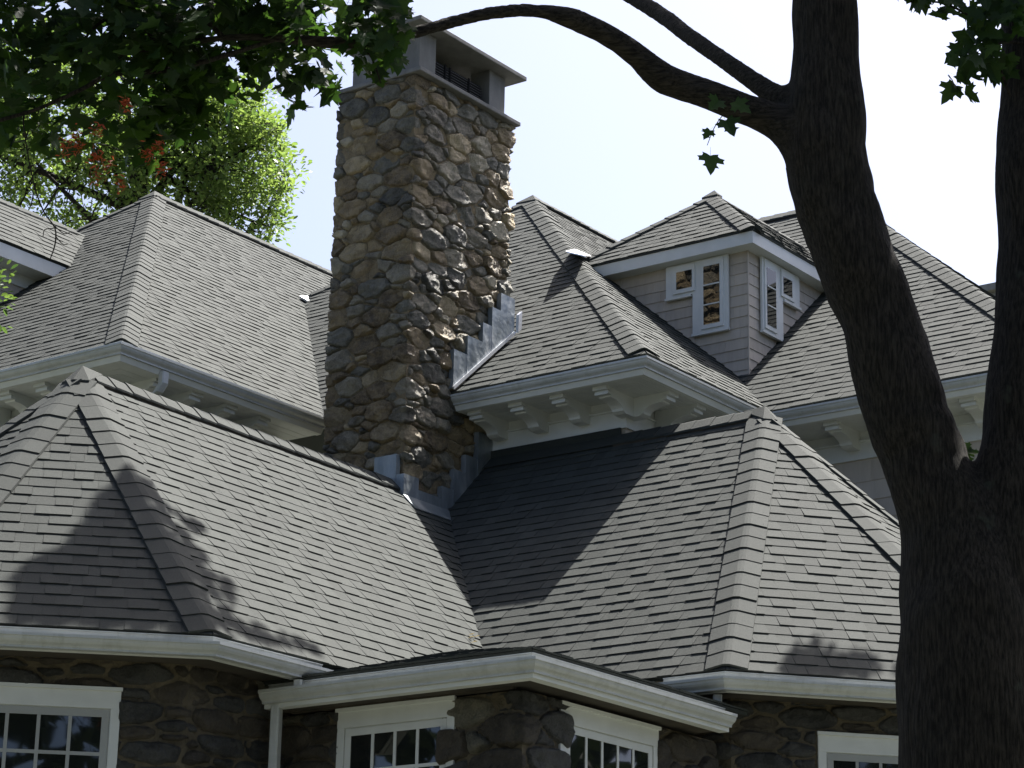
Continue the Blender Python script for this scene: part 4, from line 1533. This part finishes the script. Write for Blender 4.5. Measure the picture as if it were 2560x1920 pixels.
# leaf sprays on the limb that reaches over the bay roof (they throw the soft shadow there)
SHADE_L = [(11.35,11.66,5.9),(11.36,11.6,5.87),(11.49,11.56,5.9),(11.18,11.61,5.75),(11.28,11.58,5.81),(11.33,11.55,5.81),(11.4,11.47,5.81),(11.47,11.47,5.81),(11.12,11.54,5.66),(11.18,11.49,5.66),(11.27,11.45,5.7),(11.33,11.43,5.73),(11.46,11.41,5.75),(11.55,11.39,5.73),(11.04,11.53,5.6),(11.08,11.47,5.58),(11.15,11.43,5.6),(11.2,11.39,5.61),(11.26,11.31,5.6),(11.31,11.25,5.59),(11.42,11.29,5.63),(11.6,11.36,5.7),(11.69,11.35,5.69),(10.98,11.46,5.5),(11.01,11.42,5.49),(11.06,11.36,5.49),(11.14,11.34,5.53),(11.22,11.26,5.52),(11.26,11.21,5.52),(11.36,11.22,5.56),(11.5,11.21,5.55),(11.71,11.31,5.65),(11.77,11.29,5.63),(10.86,11.46,5.42),(10.88,11.4,5.39),(10.94,11.34,5.39),(11.0,11.28,5.39),(11.16,11.2,5.44),(11.22,11.14,5.45),(11.24,11.07,5.41),(11.43,11.14,5.48),(11.51,11.15,5.49),(10.74,11.42,5.3),(10.8,11.39,5.33),(10.85,11.34,5.33),(10.9,11.29,5.33),(10.97,11.22,5.33),(11.01,11.17,5.32),(11.08,11.15,5.36),(11.13,11.08,5.34),(11.19,11.02,5.35),(11.29,11.01,5.35),(11.42,11.05,5.39),(10.61,11.41,5.2),(10.7,11.37,5.23),(10.73,11.29,5.2),(10.78,11.26,5.22),(10.82,11.21,5.21),(10.87,11.15,5.2),(10.96,11.1,5.23),(10.99,11.05,5.22),(11.1,11.01,5.27),(11.12,10.94,5.23),(11.18,10.9,5.25),(11.31,10.93,5.27),(11.53,11.01,5.35),(10.44,11.44,5.1),(10.5,11.39,5.11),(10.55,11.33,5.11),(10.61,11.27,5.11),(10.69,11.22,5.13),(10.72,11.18,5.11),(10.79,11.13,5.14),(10.85,11.1,5.15),(10.87,11.04,5.13),(10.93,11.0,5.14),(11.0,10.93,5.13),(11.06,10.87,5.14),(11.11,10.86,5.17),(11.26,10.87,5.21),(11.39,10.9,5.24),(10.35,11.41,5.02),(10.39,11.34,5.0),(10.46,11.34,5.04),(10.51,11.27,5.03),(10.57,11.25,5.06),(10.62,11.18,5.05),(10.66,11.11,5.03),(10.72,11.07,5.04),(10.79,11.01,5.05),(10.83,10.97,5.05),(10.89,10.92,5.06),(10.96,10.88,5.08),(11.01,10.82,5.07),(11.07,10.76,5.07),(11.15,10.75,5.09),(11.3,10.79,5.13),(11.43,10.83,5.17),(11.57,10.83,5.17),(10.29,11.34,4.93),(10.34,11.32,4.95),(10.42,11.25,4.96),(10.43,11.2,4.93),(10.51,11.16,4.96),(10.55,11.1,4.95),(10.6,11.06,4.95),(10.67,11.0,4.95),(10.72,10.97,4.97),(10.77,10.92,4.97),(10.82,10.86,4.97),(10.91,10.82,5.0),(10.93,10.76,4.97),(11.0,10.7,4.98),(11.03,10.67,4.98),(11.21,10.7,5.04),(11.31,10.7,5.04),(11.52,10.78,5.12),(10.25,11.29,4.86),(10.28,11.25,4.86),(10.36,11.2,4.88),(10.4,11.17,4.89),(10.44,11.08,4.85),(10.51,11.07,4.9),(10.56,10.98,4.86),(10.71,10.86,4.88),(10.77,10.82,4.9),(10.89,10.73,4.92),(10.96,10.65,4.92),(11.02,10.62,4.93),(11.12,10.61,4.95),(11.44,10.69,5.03),(11.52,10.67,5.01),(10.17,11.23,4.77),(10.23,11.15,4.75),(10.29,11.15,4.8),(10.37,11.09,4.81),(10.41,11.05,4.81),(10.46,11.01,4.81),(10.5,10.92,4.78),(10.56,10.87,4.78),(10.66,10.77,4.79),(10.74,10.75,4.83),(10.75,10.69,4.8),(10.84,10.65,4.83),(10.96,10.57,4.86),(11.0,10.51,4.84),(11.09,10.5,4.84),(11.26,10.55,4.89),(10.12,11.17,4.69),(10.2,11.12,4.71),(10.23,11.06,4.69),(10.32,11.02,4.73),(10.36,10.98,4.73),(10.42,10.93,4.73),(10.45,10.89,4.72),(10.52,10.83,4.73),(10.54,10.78,4.71),(10.61,10.71,4.71),(10.67,10.69,4.74),(10.72,10.64,4.74),(10.78,10.6,4.75),(10.83,10.52,4.73),(10.91,10.5,4.77),(10.95,10.44,4.76),(11.07,10.43,4.77),(11.19,10.46,4.8),(11.3,10.47,4.81),(10.74,10.53,4.67),(10.79,10.46,4.66),(10.83,10.44,4.67),(10.9,10.37,4.68),(10.95,10.36,4.7),(11.1,10.37,4.71),(11.27,10.42,4.76),(11.35,10.41,4.75),(11.5,10.47,4.81),(11.44,10.37,4.71),(11.55,10.39,4.73),(11.7,10.42,4.76),(11.84,10.43,4.77),(11.94,10.4,4.74)]
SHADE_R = [(14.61,8.21,4.96),(14.46,8.26,4.9),(14.51,8.23,4.91),(14.59,8.19,4.93),(14.77,8.03,4.93),(14.38,8.28,4.87),(14.42,8.23,4.85),(14.46,8.18,4.84),(14.51,8.16,4.86),(14.56,8.12,4.86),(14.64,8.08,4.88),(14.67,8.05,4.87),(14.74,8.02,4.9),(14.77,7.98,4.89),(14.82,7.92,4.88),(14.3,8.25,4.79),(14.37,8.22,4.81),(14.41,8.17,4.8),(14.46,8.13,4.81),(14.5,8.09,4.8),(14.58,8.05,4.82),(14.62,8.03,4.83),(14.68,7.98,4.82),(14.73,7.93,4.82),(14.78,7.91,4.84),(15.01,7.75,4.86),(15.02,7.71,4.84)]
for pts, reach, per in ((SHADE_L, 7.6, 16), (SHADE_R, 6.8, 9)):
    for p in pts:
        if rl.random() < 0.08:
            continue
        for k in range(per):
            v = Vector((rl.gauss(0, 1), rl.gauss(0, 1), rl.gauss(0, 1)))
            v = (v - SUN * v.dot(SUN)) * 0.022 + SUN * (reach + rl.uniform(-0.45, 0.45))
            LEAF_SPOTS.append(leaf_matrix(Vector(p) + v, rl.uniform(0.06, 0.09), 0.0))
spots = sorted(range(n_near), key=lambda i: (LEAF_SPOTS[i].translation.dot(FH)))
crown_mb = MB()
single_ids = set(spots[:300])
for i, M in enumerate(LEAF_SPOTS):
    if i in single_ids:
        continue
    me = LEAVES[i % len(LEAVES)]
    crown_mb.add([M @ v.co for v in me.vertices], [tuple(p.vertices) for p in me.polygons])
crown = crown_mb.build("crown", "maple_leaf", maple, kind="stuff")
for i in single_ids:
    obj("leaf", LEAVES[i % len(LEAVES)], crown, matrix=LEAF_SPOTS[i])

# red seed clusters hanging from the twigs
RED = [(-1.785, 5.505), (-1.747, 5.532), (-1.680, 5.499), (-1.657, 5.395), (-1.620, 5.448), (-1.568, 5.388), (-1.424, 5.530), (-1.412, 5.461), (-1.680, 5.612), (-1.564, 5.703), (-1.471, 5.512), (-1.766, 5.575)]
for a, z in RED:
    mb = MB()
    c = W(a * 0.965, rl.uniform(8.82, 8.9), z - 0.22)
    for k in range(34):
        v = Vector((rl.gauss(0, 0.011), rl.gauss(0, 0.013), rl.gauss(0, 0.019)))
        u = Vector((rl.gauss(0, 1), rl.gauss(0, 1), rl.gauss(0, 1))).normalized()
        w = u.orthogonal().normalized()
        p = c + v
        mb.add([p - u * 0.016, p + w * 0.005, p + u * 0.016, p - w * 0.005], [(0, 1, 2, 3)])
    mb.build("seed_cluster", "maple_seed", maple)


def leafy_tree(name, base, label, crown_blobs, n_clump, per, leaf_size, mat, trunk_pts, branch_to, seed, keep=None):
    r = random.Random(seed)
    t = thing(name, base, label, "tree")
    mb = MB()
    tube(mb, trunk_pts, 12, 3, 0.08, seed)
    clumps = []
    tot = sum(b[2] for b in crown_blobs)
    for c, rad, wgt in crown_blobs:
        for k in range(int(n_clump * wgt / tot)):
            v = Vector((r.gauss(0, 1), r.gauss(0, 1), r.gauss(0, 1))).normalized() * (r.random() ** 0.45)
            clumps.append(Vector(c) + Vector((v.x * rad[0], v.y * rad[1], v.z * rad[2])))
    forks = [Vector(p[:3]) for p in trunk_pts[-4:]]
    mains = []
    for (bx_, by_, bz_) in branch_to:
        f = forks[r.randrange(len(forks))]
        e_ = Vector((bx_, by_, bz_))
        mid = f.lerp(e_, 0.5) + Vector((r.gauss(0, 0.2), r.gauss(0, 0.2), -0.15))
        tube(mb, [(*f, 0.075), (*f.lerp(mid, 0.5), 0.06), (*mid, 0.045), (*mid.lerp(e_, 0.5), 0.03), (*e_, 0.012)], 7, 3, 0.1, seed)
        mains += [mid, mid.lerp(e_, 0.5), e_]
    for c in clumps:
        m_ = min(mains, key=lambda q: (q - c).length)
        if (m_ - c).length < 1.6:
            md_ = m_.lerp(c, 0.5) + Vector((r.gauss(0, 0.08), r.gauss(0, 0.08), r.gauss(0, 0.06)))
            tube(mb, [(*m_, 0.014), (*md_, 0.010), (*c, 0.004)], 5, 2, 0, seed)
    mb.build("trunk", "bark", t, smooth=True)
    cm = MB()
    for c in clumps:
        rr = r.uniform(0.16, 0.34)
        for k in range(per):
            v = Vector((r.gauss(0, 1), r.gauss(0, 1), r.gauss(0, 0.75)))
            v = v * (min(v.length, 1.7) / max(v.length, 1e-3)) * rr * 0.6
            p = c + v
            d = (v.normalized() + Vector((r.gauss(0, 0.5), r.gauss(0, 0.5), r.gauss(0, 0.4)))).normalized()
            up = Vector((r.gauss(0, 0.5), r.gauss(0, 0.5), 1)).normalized()
            s = d.cross(up).normalized()
            L_ = leaf_size * r.uniform(0.7, 1.25)
            w = L_ * 0.24
            q = up * L_ * 0.08
            cm.add([p, p + d * L_ * 0.35 + s * w + q, p + d * L_ * 0.75 + s * w * 0.8 + q, p + d * L_, p + d * L_ * 0.75 - s * w * 0.8 + q, p + d * L_ * 0.35 - s * w + q],
                   [(0, 1, 2, 3), (0, 3, 4, 5)])
    cm.build("crown", mat, t, kind="stuff")
    return t


def Wd(a, d, z):
    return tuple(W(a, d, z))


tb = W(-5.9, 34, 0)
leafy_tree("oak_tree", tb, "sunlit green oak rising behind the upper roof", [(Wd(-5.9, 34, 15.9), (2.5, 2.5, 1.7), 6), (Wd(-4.2, 33.8, 15.3), (1.05, 1.2, 1.35), 3.2), (Wd(-4.6, 34, 16.2), (1.3, 1.2, 0.75), 1.6), (Wd(-7.4, 34, 16.0), (1.6, 1.8, 1.8), 2.5)],
           500, 66, 0.092, "oak_leaf",
           [(*W(-5.9, 34, 0), 0.35), (*W(-5.9, 34, 6), 0.28), (*W(-5.8, 34, 11), 0.2), (*W(-5.7, 34, 12.8), 0.17), (*W(-5.6, 34, 13.9), 0.14), (*W(-5.5, 34, 14.8), 0.11), (*W(-5.5, 34, 15.6), 0.08)],
           [Wd(-3.4, 34, 15.2), Wd(-3.5, 33.6, 16.0), Wd(-4.2, 33.6, 16.6), Wd(-3.6, 34.2, 14.7), Wd(-4.6, 33.8, 17.0), Wd(-5.4, 33.5, 17.2), Wd(-6.4, 33.6, 17.3), Wd(-7.6, 34, 16.9), Wd(-8.4, 34, 16.0), Wd(-7.0, 33, 15.3), Wd(-4.4, 33.2, 15.3), Wd(-5.6, 33, 16.2)], 9)
leafy_tree("leafy_tree", W(-4.75, 19, 0), "green leafy treetop poking in at the frame edge before the upper roof", [(Wd(-4.42, 19, 8.20), (0.16, 0.3, 0.18), 1.0), (Wd(-4.85, 19, 8.0), (0.4, 0.5, 0.5), 1.4)], 26, 60, 0.065, "shrub_leaf",
           [(*W(-4.75, 19, 0), 0.08), (*W(-4.75, 19, 4), 0.06), (*W(-4.75, 19, 6.5), 0.05), (*W(-4.7, 19, 7.2), 0.04), (*W(-4.7, 19, 7.8), 0.03), (*W(-4.6, 19, 8.1), 0.02)],
           [Wd(-4.35, 19, 8.2), Wd(-4.5, 19, 8.35), Wd(-5.1, 19, 8.2)], 12)

# unseen trees added behind and beside the camera, to dim skylight and reflections
rw = random.Random(4)
wm = MB()
for k in range(28000):
    off_ = rw.uniform(62, 342)
    az = YAW + math.radians(off_)
    d = rw.uniform(15, 24) if off_ < 298 else rw.uniform(27, 36)
    z = (10.0 + 2.0 * math.sin(az * 7) + 1.2 * math.sin(az * 17)) * rw.random() ** 0.65
    c = Vector((math.cos(az) * d, math.sin(az) * d, z))
    u = Vector((rw.gauss(0, 1), rw.gauss(0, 1), rw.gauss(0, 1))).normalized()
    w = u.orthogonal().normalized()
    L_ = rw.uniform(0.22, 0.5)
    wm.add([c - u * L_, c + w * L_ * 0.6, c + u * L_, c - w * L_ * 0.6], [(0, 1, 2, 3)])
wm.build("added_woods", "added_woods_leaf", kind="stuff")

# dry bits lying where the valley drains
for (x, y, z) in ((14.32, 10.96, 5.31), (14.36, 10.99, 5.34), (14.40, 10.97, 5.33), (14.28, 10.90, 5.26)):
    mb = MB()
    p = Vector((x, y, z))
    mb.add([p, p + Vector((0.03, -0.01, 0.012)), p + Vector((0.05, -0.03, 0.02)), p + Vector((0.015, -0.035, 0.015))], [(0, 1, 2, 3)])
    o = mb.build("fallen_leaf", "dry_leaf")
    o["label"] = "dry fallen leaf lodged at the foot of the roof valley"
    o["category"] = "leaf"
    o["group"] = "dry leaves in the roof valley"
